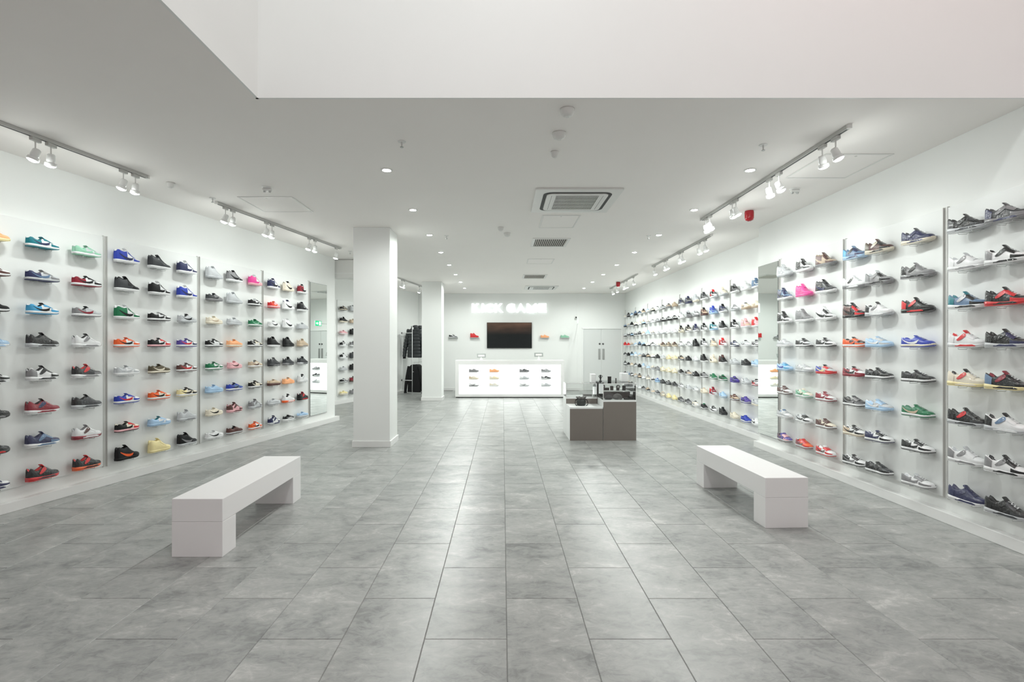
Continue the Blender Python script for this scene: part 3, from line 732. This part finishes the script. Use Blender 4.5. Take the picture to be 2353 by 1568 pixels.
MB().box(-0.27, 0.27, 0.30, 0.90, 0.125, 0.133).build('inner_shelf', M_WHITEBOX, gc)
for sx in (-0.25, 0.25): MB().box(sx - .006, sx + .006, 0.58, 0.60, 0.0, 0.125).build('shelf_post', M_WHITEBOX, gc)
case('empty glass case behind the black bag', PX0 + 0.002, PX1 - 0.006, 9.32, 9.75, 0.696, 0.945)
# black bag on the low plinth
bag = thing('shoulder_bag', 'small black bag with bunched top on the low front plinth', 'bag', (1.385, 9.02, 0.576))
rings = []
for z, a, bb in ((0, .062, .05), (.01, .075, .06), (.05, .085, .068), (.09, .08, .06), (.115, .062, .045)):
    rings.append([(a * math.cos(t) * (1 + .06 * math.sin(5 * t)), bb * math.sin(t), z) for t in (2 * PI * j / 16 for j in range(16))])
m = MB(); m.smooth = True; m.loft(rings).build('bag_body', mat('bag_black', (0.025, 0.028, 0.026), 0.5, bump=.4, bscale=30), bag)
rings = []
for z, a in ((.112, .058), (.135, .078), (.15, .088), (.148, .06)):
    rings.append([(a * math.cos(t) * (1 + .14 * math.sin(7 * t)), a * .7 * math.sin(t), z + .012 * math.sin(7 * t + 1)) for t in (2 * PI * j / 28 for j in range(28))])
m = MB(); m.smooth = True; m.loft(rings).build('bunched_top', M_CAPG, bag)
for sx in (-1, 1):
    m = MB(); m.smooth = True; m.tube([(sx * .07, 0, .115), (sx * .10, -.015, .10), (sx * .112, -.03, .055), (sx * .105, -.04, .02), (sx * .08, -.05, .006)], .008, 8).build('strap', M_DARK, bag)
# caps, sunglasses and small boxes in the case
def cap(label, x, y, z, m, rz, bx=0.0, sc_=1.0):
    o = thing('baseball_cap', label, 'cap', (x, y, z), rz)
    rings = []
    for i in range(7):
        t = i / 6 * PI / 2
        rings.append([(.085 * sc_ * math.cos(t) * math.cos(p) + .001, .095 * sc_ * math.cos(t) * math.sin(p), .004 + .10 * sc_ * math.sin(t)) for p in (2 * PI * j / 16 for j in range(16))])
    b = MB(); b.smooth = True; b.loft(rings).build('crown', m, o)
    v = MB(); v.smooth = True; r2 = []
    for i in range(5):
        x_ = .06 + .09 * i / 4; w = .075 * math.sqrt(max(0.02, 1 - (i / 4.2) ** 2))
        r2.append([(x_ * sc_, -w * sc_, .002), (x_ * sc_, 0, .016), (x_ * sc_, w * sc_, .002), (x_ * sc_, w * sc_, .0), (x_ * sc_, 0, .012), (x_ * sc_, -w * sc_, .0)])
    v.loft(r2).build('visor', m, o)
    MB().lathe([(.008, 0), (.009, .003), (.004, .007)], 8, Matrix.Translation((0, 0, .104 * sc_))).build('top_button', m, o)
cap('black cap at the pillar end of the lower glass-case shelf', 1.85, 8.95, 0.698, M_CAPK, -1.9, sc_=.72)
cap('grey cap in the middle of the lower glass-case shelf', 2.015, 8.985, 0.698, M_CAPG, -1.6, sc_=.92)
def shades(label, x, y, z, rz, group=None):
    o = thing('sunglasses', label, 'sunglasses', (x, y, z), rz, group)
    for sx in (-1, 1):
        b = MB(); b.smooth = False
        pts = [(sx * .036 + .028 * math.cos(t), .022 + .020 * math.sin(t)) for t in (2 * PI * j / 12 for j in range(12))]
        b.prism_y(pts, -.004, .004).build('lens', M_DARK, o)
        MB().box(sx * .066 - .004, sx * .066 + .004, 0.002, .11, .026, .034).build('temple_arm', M_DARK, o)
    MB().box(-.012, .012, -.004, .004, .026, .033).build('bridge', M_DARK, o)
def spiked(label, x, y, z):
    o = thing('slide_sandal', label, 'sandal', (x, y, z), 0.15)
    MB().prism([(-.09, -.03), (.06, -.036), (.09, -.02), (.09, .02), (.06, .036), (-.09, .03)], 0, .024).build('sole', M_DARK, o, bevel=.006)
    m = MB(); m.smooth = True
    m.loft([[(.0 + i * .02, .04 * math.cos(t), .02 + .045 * math.sin(t)) for t in (PI * j / 8 for j in range(9))] for i in range(4)], closed=False, caps=False)
    m.build('foot_strap', M_DARK, o)
    MB().box(.012, .05, -.012, .012, .064, .068).build('buckle', M_ALU, o)
spiked('black slide sandal at the wall end of the lower glass-case shelf', 2.195, 8.895, 0.698)
def watch_box(label, x, y, z, h, m, dial, wd=.05):
    o = thing('watch_stand', label, 'watch', (x, y, z), 0, 'watches and small boxes on the glass-case shelf')
    MB().box(-wd / 2, wd / 2, 0, .04, 0, h).build('cushion', m, o, bevel=.004)
    if dial:
        b = MB(); b.smooth = True
        b.tube([(.026 * math.cos(t) * 1.2, -.006, h * .8 + .03 * math.sin(t)) for t in (2 * PI * j / 14 for j in range(14))], .007, 6, closed=True).build('watch_strap', M_BROWN, o)
        MB().lathe([(.018, 0), (.018, .006), (.012, .008)], 12, Matrix.Translation((0, -.008, h * .8)) @ Matrix.Rotation(PI / 2, 4, 'X')).build('watch_dial', M_ALU, o)
zs = 0.696 + .134
watch_box('brown watch stand at the pillar end of the inner shelf', 1.795, 9.16, zs, .09, M_BROWN, True)
watch_box('squat brown leather pouch on the inner shelf', 1.875, 9.2, zs, .045, M_BROWN, False, .085)
watch_box('tall brown box at the middle of the inner shelf', 1.965, 9.2, zs, .075, M_BROWN, False, .055)
watch_box('dark ring-shaped watch on the inner shelf', 2.065, 9.16, zs, .08, M_BROWN, True)
watch_box('dark upright phone case at the wall end of the inner shelf', 2.175, 9.16, zs, .085, M_CAPK, False, .055)
MBB = MB().box(-.25, .25, 0, .012, 0, .115)
o = MBB.build('dark_tray', M_BROWN, None, (2.01, 9.08, 0.698)); tag(o, 'long dark backing tray below the inner shelf of the glass case', 'tray')
# on top of the cases
def figurine():
    o = thing('figurine', 'small black figurine on the glass-case top beside the white box', 'figurine', (1.793, 9.38, CT + .001))
    m = MB(); m.smooth = True; m.lathe([(.026, 0), (.028, .008), (.012, .016), (.014, .05), (.022, .07), (.012, .085)], 10).build('body', M_DARK, o)
    m = MB(); m.smooth = True; m.lathe([(.004, .082), (.020, .092), (.022, .108), (.006, .12)], 10).build('head', M_DARK, o)
    for sx in (-1, 1):
        m = MB(); m.tube([(sx * .018, 0, .07), (sx * .034, -.01, .085), (sx * .03, -.01, .105)], .006, 6).build('arm', M_DARK, o)
figurine()
def card_box(label, x0, x1, y, z, h, m, d=.08):
    o = thing('boxed_item', label, 'box', ((x0 + x1) / 2, y, z), 0)
    W = (x1 - x0) / 2
    MB().box(-W, W, 0, d, 0, h * .72).build('box_base', m, o, bevel=.002)
    MB().box(-W - .001, W + .001, -.001, d + .001, h * .7205, h).build('box_lid', m, o, bevel=.002)
card_box('upright black box on the glass-case top', 1.925, 1.985, 9.35, CT + .001, .088, M_CAPK, .04)
card_box('slim grey box on the glass-case top', 2.06, 2.082, 9.35, CT + .001, .058, M_CAPG, .02)
card_box('large white box on the glass-case top at the wall end', 2.165, 2.285, 9.30, CT + .001, .15, M_WHITEBOX, .2)
card_box('white box on the empty glass case behind the black bag', 1.635, 1.715, 9.42, 0.946, .16, M_WHITEBOX, .2)
card_box('pale flat box inside the empty glass case', 1.50, 1.66, 9.5, 0.698, .035, mat('pale_grey_card', (0.42, 0.42, 0.41), .5), .1)

# ================================================================ clothes rack
NRm = -NR
rk = thing('clothes_rack', 'white tube clothes rack fixed to the recess wall between the pillars', 'rack', (-3.02, 17.1, 0), AR)
# local: x along the wall (away), -y into the room... wall lies at +y
wd = 0.385
T = 0.011
def rod(pts, name, parent=rk, r=T, m=M_CHROME):
    b = MB(); b.smooth = True; return b.tube(pts, r, 8).build(name, m, parent)
rod([(0, 0, 0.0), (0, 0, 2.33)], 'upright'); rod([(1.1, 0, 0.0), (1.1, 0, 2.33)], 'upright')
rod([(0, 0, 2.32), (1.1, 0, 2.32)], 'hanging_rail'); rod([(0, 0, 1.07), (1.1, 0, 1.07)], 'hanging_rail')
for x in (0, 1.1):
    for z in (2.06, 0.47):
        rod([(x, 0, z), (x, wd, z)], 'wall_arm')
        MB().lathe([(.03, 0), (.032, .01), (.014, .02)], 12, Matrix.Translation((x, wd + .018, z)) @ Matrix.Rotation(PI / 2, 4, 'X')).build('wall_flange', M_DARK, rk)
RKM = Matrix.Translation((-3.02, 17.1, 0)) @ Matrix.Rotation(AR, 4, 'Z')
def garment(name, label, xk, zrail, L, hw, m, puffs, hood, group):
    """hangs in the plane across the rail: local x is its width, y its depth"""
    base = RKM @ Vector((xk, 0, zrail))
    o = thing(name, label, 'jacket' if 'jacket' in name else 'top', base, AR - PI / 2, group)
    n = 54; rings = []
    for i in range(n + 1):
        u = i / n; z = -0.05 - L * u
        ww = hw * (0.30 + 0.62 * min(1, u / .16) ** .6) if u < .16 else hw * lerp(.92, 1.0, (u - .16) / .84)
        dd = (.05 + .06 * min(1, u / .2)) * (1.0 if puffs else .6)
        k = 1 + (.26 * abs(math.sin(u * puffs * PI)) ** .6 - .16 if puffs else .02 * math.sin(9 * u))
        rings.append([(ww * (1 + (k - 1) * .4) * math.copysign(abs(math.cos(t)) ** .75, math.cos(t)), dd * k * math.sin(t), z) for t in (2 * PI * j / 20 for j in range(20))])
    b = MB(); b.smooth = True; b.loft(rings).build('body', m, o)
    for sx in (-1, 1):
        pts, rr = [], []
        for i in range(43):
            u = i / 42
            pts.append((sx * (hw * .72 + (.17 if puffs else .12) * math.sin(u * 1.5) + .03 * u), -.01 * u, -.12 - (L * .92) * u))
            rr.append(lerp(.085, .055, u) * (1 + (.28 * abs(math.sin(u * puffs * PI)) ** .6 - .12 if puffs else 0)) * (1 if puffs else .8))
        b = MB(); b.smooth = True; b.tube(pts, rr, 12).build('sleeve', m, o)
        MB().lathe([(.05, 0), (.052, -.04), (.04, -.045)][::-1] if False else [(.04, -.045), (.052, -.04), (.05, 0.0)], 12, Matrix.Translation((pts[-1][0], pts[-1][1], pts[-1][2] - .0))).build('cuff', M_HOOD, o)
    if hood:
        b = MB(); b.smooth = True
        b.loft([[(r * math.cos(t) * 1.15, r * .75 * math.sin(t), z) for t in (2 * PI * j / 16 for j in range(16))] for r, z in ((.10, -.11), (.115, -.06), (.11, -.02), (.085, .02), (.06, .025))]).build('collar', m, o)
        MB().box(-.02, .02, -.108, -.104, -.12, -.05).build('neck_label', M_WHITEBOX, o)
        MB().box(-.006, .006, -.125, -.118, -.05 - L, -.12).build('zip', M_DARK, o)
    else:
        MB().box(-.035, .02, -.078, -.072, -.30, -.285).build('chest_mark', M_PLAST, o)
    b = MB(); b.smooth = True
    b.tube([(0, 0, -.06), (0, 0, -.02), (.015, 0, .008), (0, 0, .018), (-.015, 0, .01)], .003, 6).build('hanger_hook', M_ALU, o)
    return o
garment('puffer_jacket', 'black quilted puffer jacket hanging foremost on the top rail', .165, 2.30, 1.02, .265, M_PUFF, 9, True, 'clothes on the white rack')
garment('puffer_jacket', 'dark jacket hanging behind the foremost puffer jacket', .48, 2.30, .98, .25, M_PUFF, 8, True, 'clothes on the white rack')
garment('hoodie_top', 'plain black sweatshirt hanging foremost on the lower rail', .13, 1.05, .93, .25, M_HOOD, 0, False, 'clothes on the white rack')
garment('hoodie_top', 'dark sweatshirt hanging behind the foremost black one', .38, 1.05, .90, .24, mat('top_grey', (.05, .05, .05), .85), 0, False, 'clothes on the white rack')

# ================================================================ ceiling fittings
RING = MB().lathe([(.062, 0), (.062, -.006), (.048, -.008), (.044, -.003)][::-1], 20).mesh('trim_ring'); RING.materials.append(M_PLAST)
DISC = MB().lathe([(.001, -.016), (.022, -.0145), (.036, -.010), (.043, -.0045)], 20).mesh('lamp_disc'); DISC.materials.append(M_LAMP)
for sx, xx, side in ((0, -1.255, 'pillar'), (1, 2.68, 'bench and alarm')):
    for k in range(8):
        y = 5.54 + 1.62 * k
        o = thing('downlight', f'small round recessed downlight, {ORD[k]} of the ceiling row on the {("pillar", "red-alarm")[sx]} side', 'downlight', (xx, y, CZ), 0, 'recessed downlights')
        child('trim_ring', RING, None, o); child('lamp_disc', DISC, None, o)
        lamp('downlight_lamp', 'SPOT', (xx, y, CZ - .03), DOWN_W * (.64 + .078 * k), o, angle=176, blend=.55, radius=.05)
# track lights
def track(label, p0, p1, sides=1):
    p0, p1 = Vector(p0), Vector(p1); d = p1 - p0; L = d.length
    o = thing('light_track', label, 'light track', p0, math.atan2(d.y, d.x), 'ceiling light tracks')
    MB().box(0, L, -.018, .018, -.034, -.0005).build('rail', M_TRACK, o, bevel=.002)
    MB().box(.02, L - .02, -.006, .006, -.0365, -.0341).build('slot', M_SLOT, o)
    MB().box(-.02, -.0005, -.019, .019, -.035, -.0005).build('end_cap', M_PLAST, o); MB().box(L + .0005, L + .02, -.019, .019, -.035, -.0005).build('end_cap', M_PLAST, o)
AD = MB().box(-.045, .045, -.016, .016, -.030, 0.0).mesh('adapter'); AD.materials.append(M_TRACK)
hd = MB(); hd.smooth = True
hd.lathe([(.020, .045), (.030, .035), (.034, .0), (.034, -.025), (.030, -.028), (.030, -.034), (.044, -.036), (.047, -.062), (.043, -.064)], 16); HD = hd.mesh('lamp_head'); HD.materials.append(mat('head_white', (.86, .87, .86), .3))
LN = MB().lathe([(.001, -.080), (.022, -.077), (.036, -.070), (.042, -.0645)], 16).mesh('lens'); LN.materials.append(M_LAMP2)
def spot(label, x, y, target, watts=None, drop=.14):
    z = CZ - .037
    o = thing('track_spot', label, 'spotlight', (x, y, z), 0, 'track spotlights')
    hp = Vector((0, 0, -drop)); wp = Vector((x, y, z)) + hp
    dv = (Vector(target) - wp).normalized()
    child('adapter', AD, None, o, rot=(0, 0, PI / 2))
    MB().tube([(0, 0, -.03), tuple(hp + Vector((0, 0, .03)))], .006, 6).build('stem', M_PLAST, o)
    q = (-dv).to_track_quat('Z', 'Y').to_euler()
    h = child('lamp_head', HD, None, o, tuple(hp), q); child('lens', LN, None, h)
    lamp('spot_glow', 'POINT', wp + dv * .10, GLOW_W, o, radius=.04)
    lamp('spot_lamp', 'SPOT', wp + dv * .09, TRACK_W if watts is None else watts, o, target, angle=132, blend=1.0, radius=.03)
tl = lambda D: (-5.12 + .2 * D, D)
track('light track over the left shoe wall, close to the entrance', (*tl(2.7), CZ), (*tl(5.72), CZ))
track('long light track over the left shoe wall, past the ceiling hatch', (*tl(6.75), CZ), (*tl(9.9), CZ))
ld = [4.60, 4.73, 5.44, 5.58, 6.905, 7.04, 7.74, 7.87, 8.86, 9.04, 9.75]
for i, D in enumerate(ld):
    x, y = tl(D); t = (D - 5.993) / .9806 + ((-.45, .5)[i % 2] if i < 10 else 0)
    spot(f'white track spotlight, {ORD[i]} along the left wall from the entrance', x, y, onl(t, 0, .5), TRACK_W * .85)
track('light track over the right shoe wall in front of the red alarm', (2.98, 4.41, CZ), (2.98, 7.66, CZ))
for i, D in enumerate([4.58, 4.77, 5.52, 5.72, 6.54, 6.64, 7.36, 7.50]):
    spot(f'white track spotlight, {ORD[i]} along the right wall from the entrance', 2.98, D, (4.12, D + (-.5, .5)[i % 2], 0.3), TRACK_W * .5)
track('light track over the far right shoe wall, past the mirror', (3.56, 8.73, CZ), (3.56, 12.15, CZ))
for i, D in enumerate([9.0, 9.28, 10.14, 10.3, 11.1, 11.25, 12.0]):
    spot(f'white track spotlight, {ORD[i]} on the track past the mirror', 3.56, D, (4.45, D + (-.3, .3)[i % 2], 0.6), TRACK_W * .55)
track('light track at the door end of the far right wall', (3.55, 13.5, CZ), (3.55, 16.9, CZ))
for i, D in enumerate([13.9, 14.65, 15.0, 15.9, 16.5]):
    spot(f'white track spotlight, {ORD[i]} on the track near the door', 3.55, D, (4.45, D + (-.3, .3)[i % 2], 0.6), TRACK_W * .55)
track('light track over the clothes rack between the pillars', (-2.90, 14.2, CZ), (-2.52, 16.5, CZ))
for i, (x, y) in enumerate(((-2.85, 14.5), (-2.82, 14.68), (-2.60, 16.0))):
    spot(f'white track spotlight over the clothes rack, {ORD[i]} from the front pillar', x, y, (-4.3 + .35 * (y - 13.9) + (0, .1, .2)[i], y + .3, .9))
# unseen lamps added to brighten the void faces, one tinting the right side pink
for x, y, pw, col, nm in ((0.1, 1.0, 200, (.95, 1, .99), 'white fill lamp added unseen high in the void'), (3.8, 2.4, 75, (1, .66, .68), 'pinkish fill lamp added unseen high in the void')):
    o = thing('void_fill_lamp', nm, 'downlight', (x, y, 7.6), 0, 'added void fill lamps')
    child('trim_ring', RING, None, o, scale=(2, 2, 2)); child('lamp_disc', DISC, None, o, scale=(2, 2, 2))
    lamp('void_fill_light', 'SPOT', (x, y, 7.25), pw, o, angle=160, blend=.8, radius=.3, color=col)

# cassette air conditioners
def rrect(w, d, r, n=5):
    pts = []
    for cx, cy, a0 in ((w - r, d - r, 0), (-w + r, d - r, PI / 2), (-w + r, -d + r, PI), (w - r, -d + r, 1.5 * PI)):
        for i in range(n + 1):
            a = a0 + PI / 2 * i / n; pts.append((cx + r * math.cos(a), cy + r * math.sin(a)))
    return pts
def cassette(label, x, y, W):
    o = thing('ceiling_cassette', label, 'air conditioner', (x, y, CZ), 0, 'ceiling air conditioners')
    h = W / 2
    MB().prism(rrect(h, h, .02, 2), -.022, -.0005).build('fascia', M_PLAST, o, bevel=.004)
    n = 24
    out, inn = rrect(h * .80, h * .80, h * .20), rrect(h * .72, h * .72, h * .14)
    k = len(out); m = MB()
    for pts, z in ((out, -.0235), (inn, -.0235)): m.v += [(a, b, z) for a, b in pts]
    m.f += [(i, k + i, k + (i + 1) % k, (i + 1) % k) for i in range(k)]
    m.build('air_outlet', M_VENT, o)
    MB().prism(rrect(h * .715, h * .715, h * .135), -.034, -.0225).build('centre_plate', M_PLAST, o, bevel=.003)
    gw, gd = h * .50, h * .58
    MB().box(-gw, gw, -gd, gd, -.0352, -.0345).build('grille_recess', M_VENT, o)
    m = MB()
    nb = 36
    for i in range(nb + 1):
        xx = -gw + 2 * gw * i / nb; m.box(xx - .0028, xx + .0028, -gd, gd, -.040, -.0353)
    for i in range(5):
        yy = -gd + 2 * gd * i / 4; m.box(-gw, gw, yy - .005, yy + .005, -.041, -.0405)
    q = m.build('grille_bar', M_PLAST, o); q['kind'] = 'stuff'
    for sx in (-1, 1): MB().box(sx * h * .60 - .002, sx * h * .60 + .002, -h * .6, h * .6, -.0345, -.0341).build('seam_line', M_VENT, o)
cassette('square ceiling air conditioner with black outlet ring, nearest the void', .935, 6.70, 1.07)
cassette('square ceiling air conditioner above the counter end of the ceiling', 1.25, 16.7, 1.05)
def grille(label, x0, x1, y0, y1, n):
    o = thing('ceiling_grille', label, 'vent', ((x0 + x1) / 2, (y0 + y1) / 2, CZ), 0, 'ceiling vent grilles')
    w, d = (x1 - x0) / 2, (y1 - y0) / 2; t = .05
    MB().box(-w + t, w - t, -d + t, d - t, -.004, -.0005).build('duct_opening', M_VENT, o)
    for a in ((-w, w, -d, -d + t), (-w, w, d - t, d)): MB().box(*a, -.012, -.0005).build('frame_side', M_PLAST, o)
    for a in ((-w, -w + t, -d + t, d - t), (w - t, w, -d + t, d - t)): MB().box(*a, -.012, -.0005).build('frame_side', M_PLAST, o)
    sl = MB(); sl.v = [(-.003, -d + t, -.012), (.003, -d + t, -.012), (.016, -d + t, -.0045), (.010, -d + t, -.0045), (-.003, d - t, -.012), (.003, d - t, -.012), (.016, d - t, -.0045), (.010, d - t, -.0045)]
    sl.f = [(0, 1, 2, 3), (7, 6, 5, 4), (0, 4, 5, 1), (1, 5, 6, 2), (2, 6, 7, 3), (3, 7, 4, 0)]
    me = sl.mesh('louver_slat'); me.materials.append(M_LOUV)
    for i in range(n): child('louver_slat', me, None, o, (-w + t + (2 * w - 2 * t) * (i + .5) / n, 0, 0))
grille('ceiling vent grille with slats just beyond the near air conditioner', .534, 1.207, 9.05, 9.80, 16)
grille('ceiling vent grille with slats just before the far air conditioner', .55, 1.20, 13.66, 14.45, 16)
def hatch(label, x0, x1, y0, y1):
    o = thing('access_hatch', label, 'hatch', ((x0 + x1) / 2, (y0 + y1) / 2, CZ), 0, 'ceiling access hatches')
    w, d = (x1 - x0) / 2, (y1 - y0) / 2; t = .018
    for a in ((-w, w, -d, -d + t), (-w, w, d - t, d)): MB().box(*a, -.007, -.0005).build('frame_side', M_PLAST, o)
    for a in ((-w, -w + t, -d + t, d - t), (w - t, w, -d + t, d - t)): MB().box(*a, -.007, -.0005).build('frame_side', M_PLAST, o)
    MB().box(-w + t + .003, w - t - .003, -d + t + .003, d - t - .003, -.004, -.0005).build('hatch_lid', M_CEIL, o)
    MB().lathe([(.012, -.006), (.012, -.004), (.001, -.0039)], 10, Matrix.Translation((0, -d + .06, 0))).build('lock', M_ALU, o)
hatch('square ceiling hatch beside the long left-wall light track', -3.39, -2.69, 6.53, 7.27)
hatch('square ceiling hatch against the right wall above the shoe boards', 3.20, 3.88, 5.07, 5.80)
hatch('ceiling hatch directly behind the near air conditioner', .58, 1.14, 7.46, 8.24)
hatch('ceiling hatch midway along the ceiling between two vent grilles', .55, 1.14, 11.2, 11.85)
def detector(label, x, y, r):
    o = thing('smoke_detector', label, 'smoke detector', (x, y, CZ), 0, 'smoke detectors')
    m = MB(); m.smooth = True
    m.lathe([(r * .55, -.055), (r * .75, -.048), (r * .9, -.03), (r, -.012), (r, -.0005)], 20).build('housing', M_PLAST, o)
    MB().lathe([(r * .3, -.062), (r * .5, -.0555)], 16).build('sensor_dome', M_PLAST, o)
detector('white smoke detector hidden faintly against the ceiling next to the void edge', .52, 4.12, .06)
detector('white smoke detector just inside the void edge, larger one', .506, 4.58, .062)
detector('small white smoke detector third from the void edge', .512, 5.02, .04)
detector('flat white smoke detector midway along the ceiling', -.028, 8.23, .05)
detector('second flat white smoke detector midway along the ceiling', .08, 8.65, .06)
detector('tiny white detector at the end of the left entrance light track', -3.88, 5.98, .045)
def sprinkler(label, x, y):
    o = thing('sprinkler_head', label, 'sprinkler', (x, y, CZ), 0, 'ceiling sprinklers')
    MB().lathe([(.036, -.006), (.04, -.0005)], 14).build('rose', M_PLAST, o)
    MB().lathe([(.006, -.05), (.008, -.006)], 8).build('stem', M_ALU, o)
    MB().lathe([(.016, -.056), (.016, -.0505)], 10).build('deflector', M_STEEL, o)
sprinkler('sprinkler head in front of the first pillar-side downlight', -.94, 4.77)
sprinkler('sprinkler head in front of the first red-alarm-side downlight', 2.47, 4.85)
sprinkler('sprinkler head beside the pillar-side downlights, further back', -.97, 8.85)
sprinkler('sprinkler head beside the red-alarm-side downlights, further back', 2.52, 8.85)
sprinkler('sprinkler head at the start of the long left light track', -3.74, 6.60)
sprinkler('sprinkler head past the end of the long left light track', -3.07, 10.3)
def twin(label, x, y):
    o = thing('emergency_light', label, 'emergency light', (x, y, CZ), 0, 'emergency lights')
    MB().lathe([(.05, -.014), (.062, -.0005)], 18).build('base_plate', M_PLAST, o)
    MB().box(-.05, .05, -.02, .02, -.045, -.0145).build('housing', M_PLAST, o, bevel=.005)
    for sx in (-.032, .032): MB().lathe([(.012, -.062), (.015, -.0455)], 10, Matrix.Translation((sx, 0, 0))).build('lamp_lens', M_STEEL, o)
twin('twin-lamp emergency light in front of the left ceiling hatch', -2.83, 6.15)
twin('twin-lamp emergency light behind the right ceiling hatch', 3.54, 6.20)
def alarm(label, x, y):
    o = thing('fire_alarm', label, 'fire alarm', (x, y, CZ), 0, 'red fire alarm sounders')
    m = MB(); m.smooth = True
    MB().lathe([(.05, -.012), (.05, -.0005)], 18).build('base', M_PLAST, o)
    m.lathe([(.030, -.150), (.050, -.142), (.060, -.11), (.062, -.04), (.058, -.0125)], 20).build('sounder_body', M_RED, o)
    MB().lathe([(.018, -.158), (.026, -.1505)], 12).build('beacon', mat('beacon_red', (.25, .01, .015), .15), o)
alarm('red fire alarm sounder above the right-wall mirror', 3.46, 7.18)
alarm('small distant red fire alarm sounder above the double door', 3.43, 15.2)
# wall air conditioner at the end of the left wall
o = thing('wall_air_conditioner', 'white air conditioner unit high up between left-wall mirror and front pillar', 'air conditioner', (-3.50, 11.25, 3.12), 0)
MB().box(-.24, .24, 0, .25, 0, .414).build('unit_body', M_PLAST, o, bevel=.03, seg=3)
MB().box(-.22, .22, -.003, -.0005, .10, .112).build('air_flap', M_WHITEBOX, o, bevel=.002)
# power sockets and small marks are left to the walls
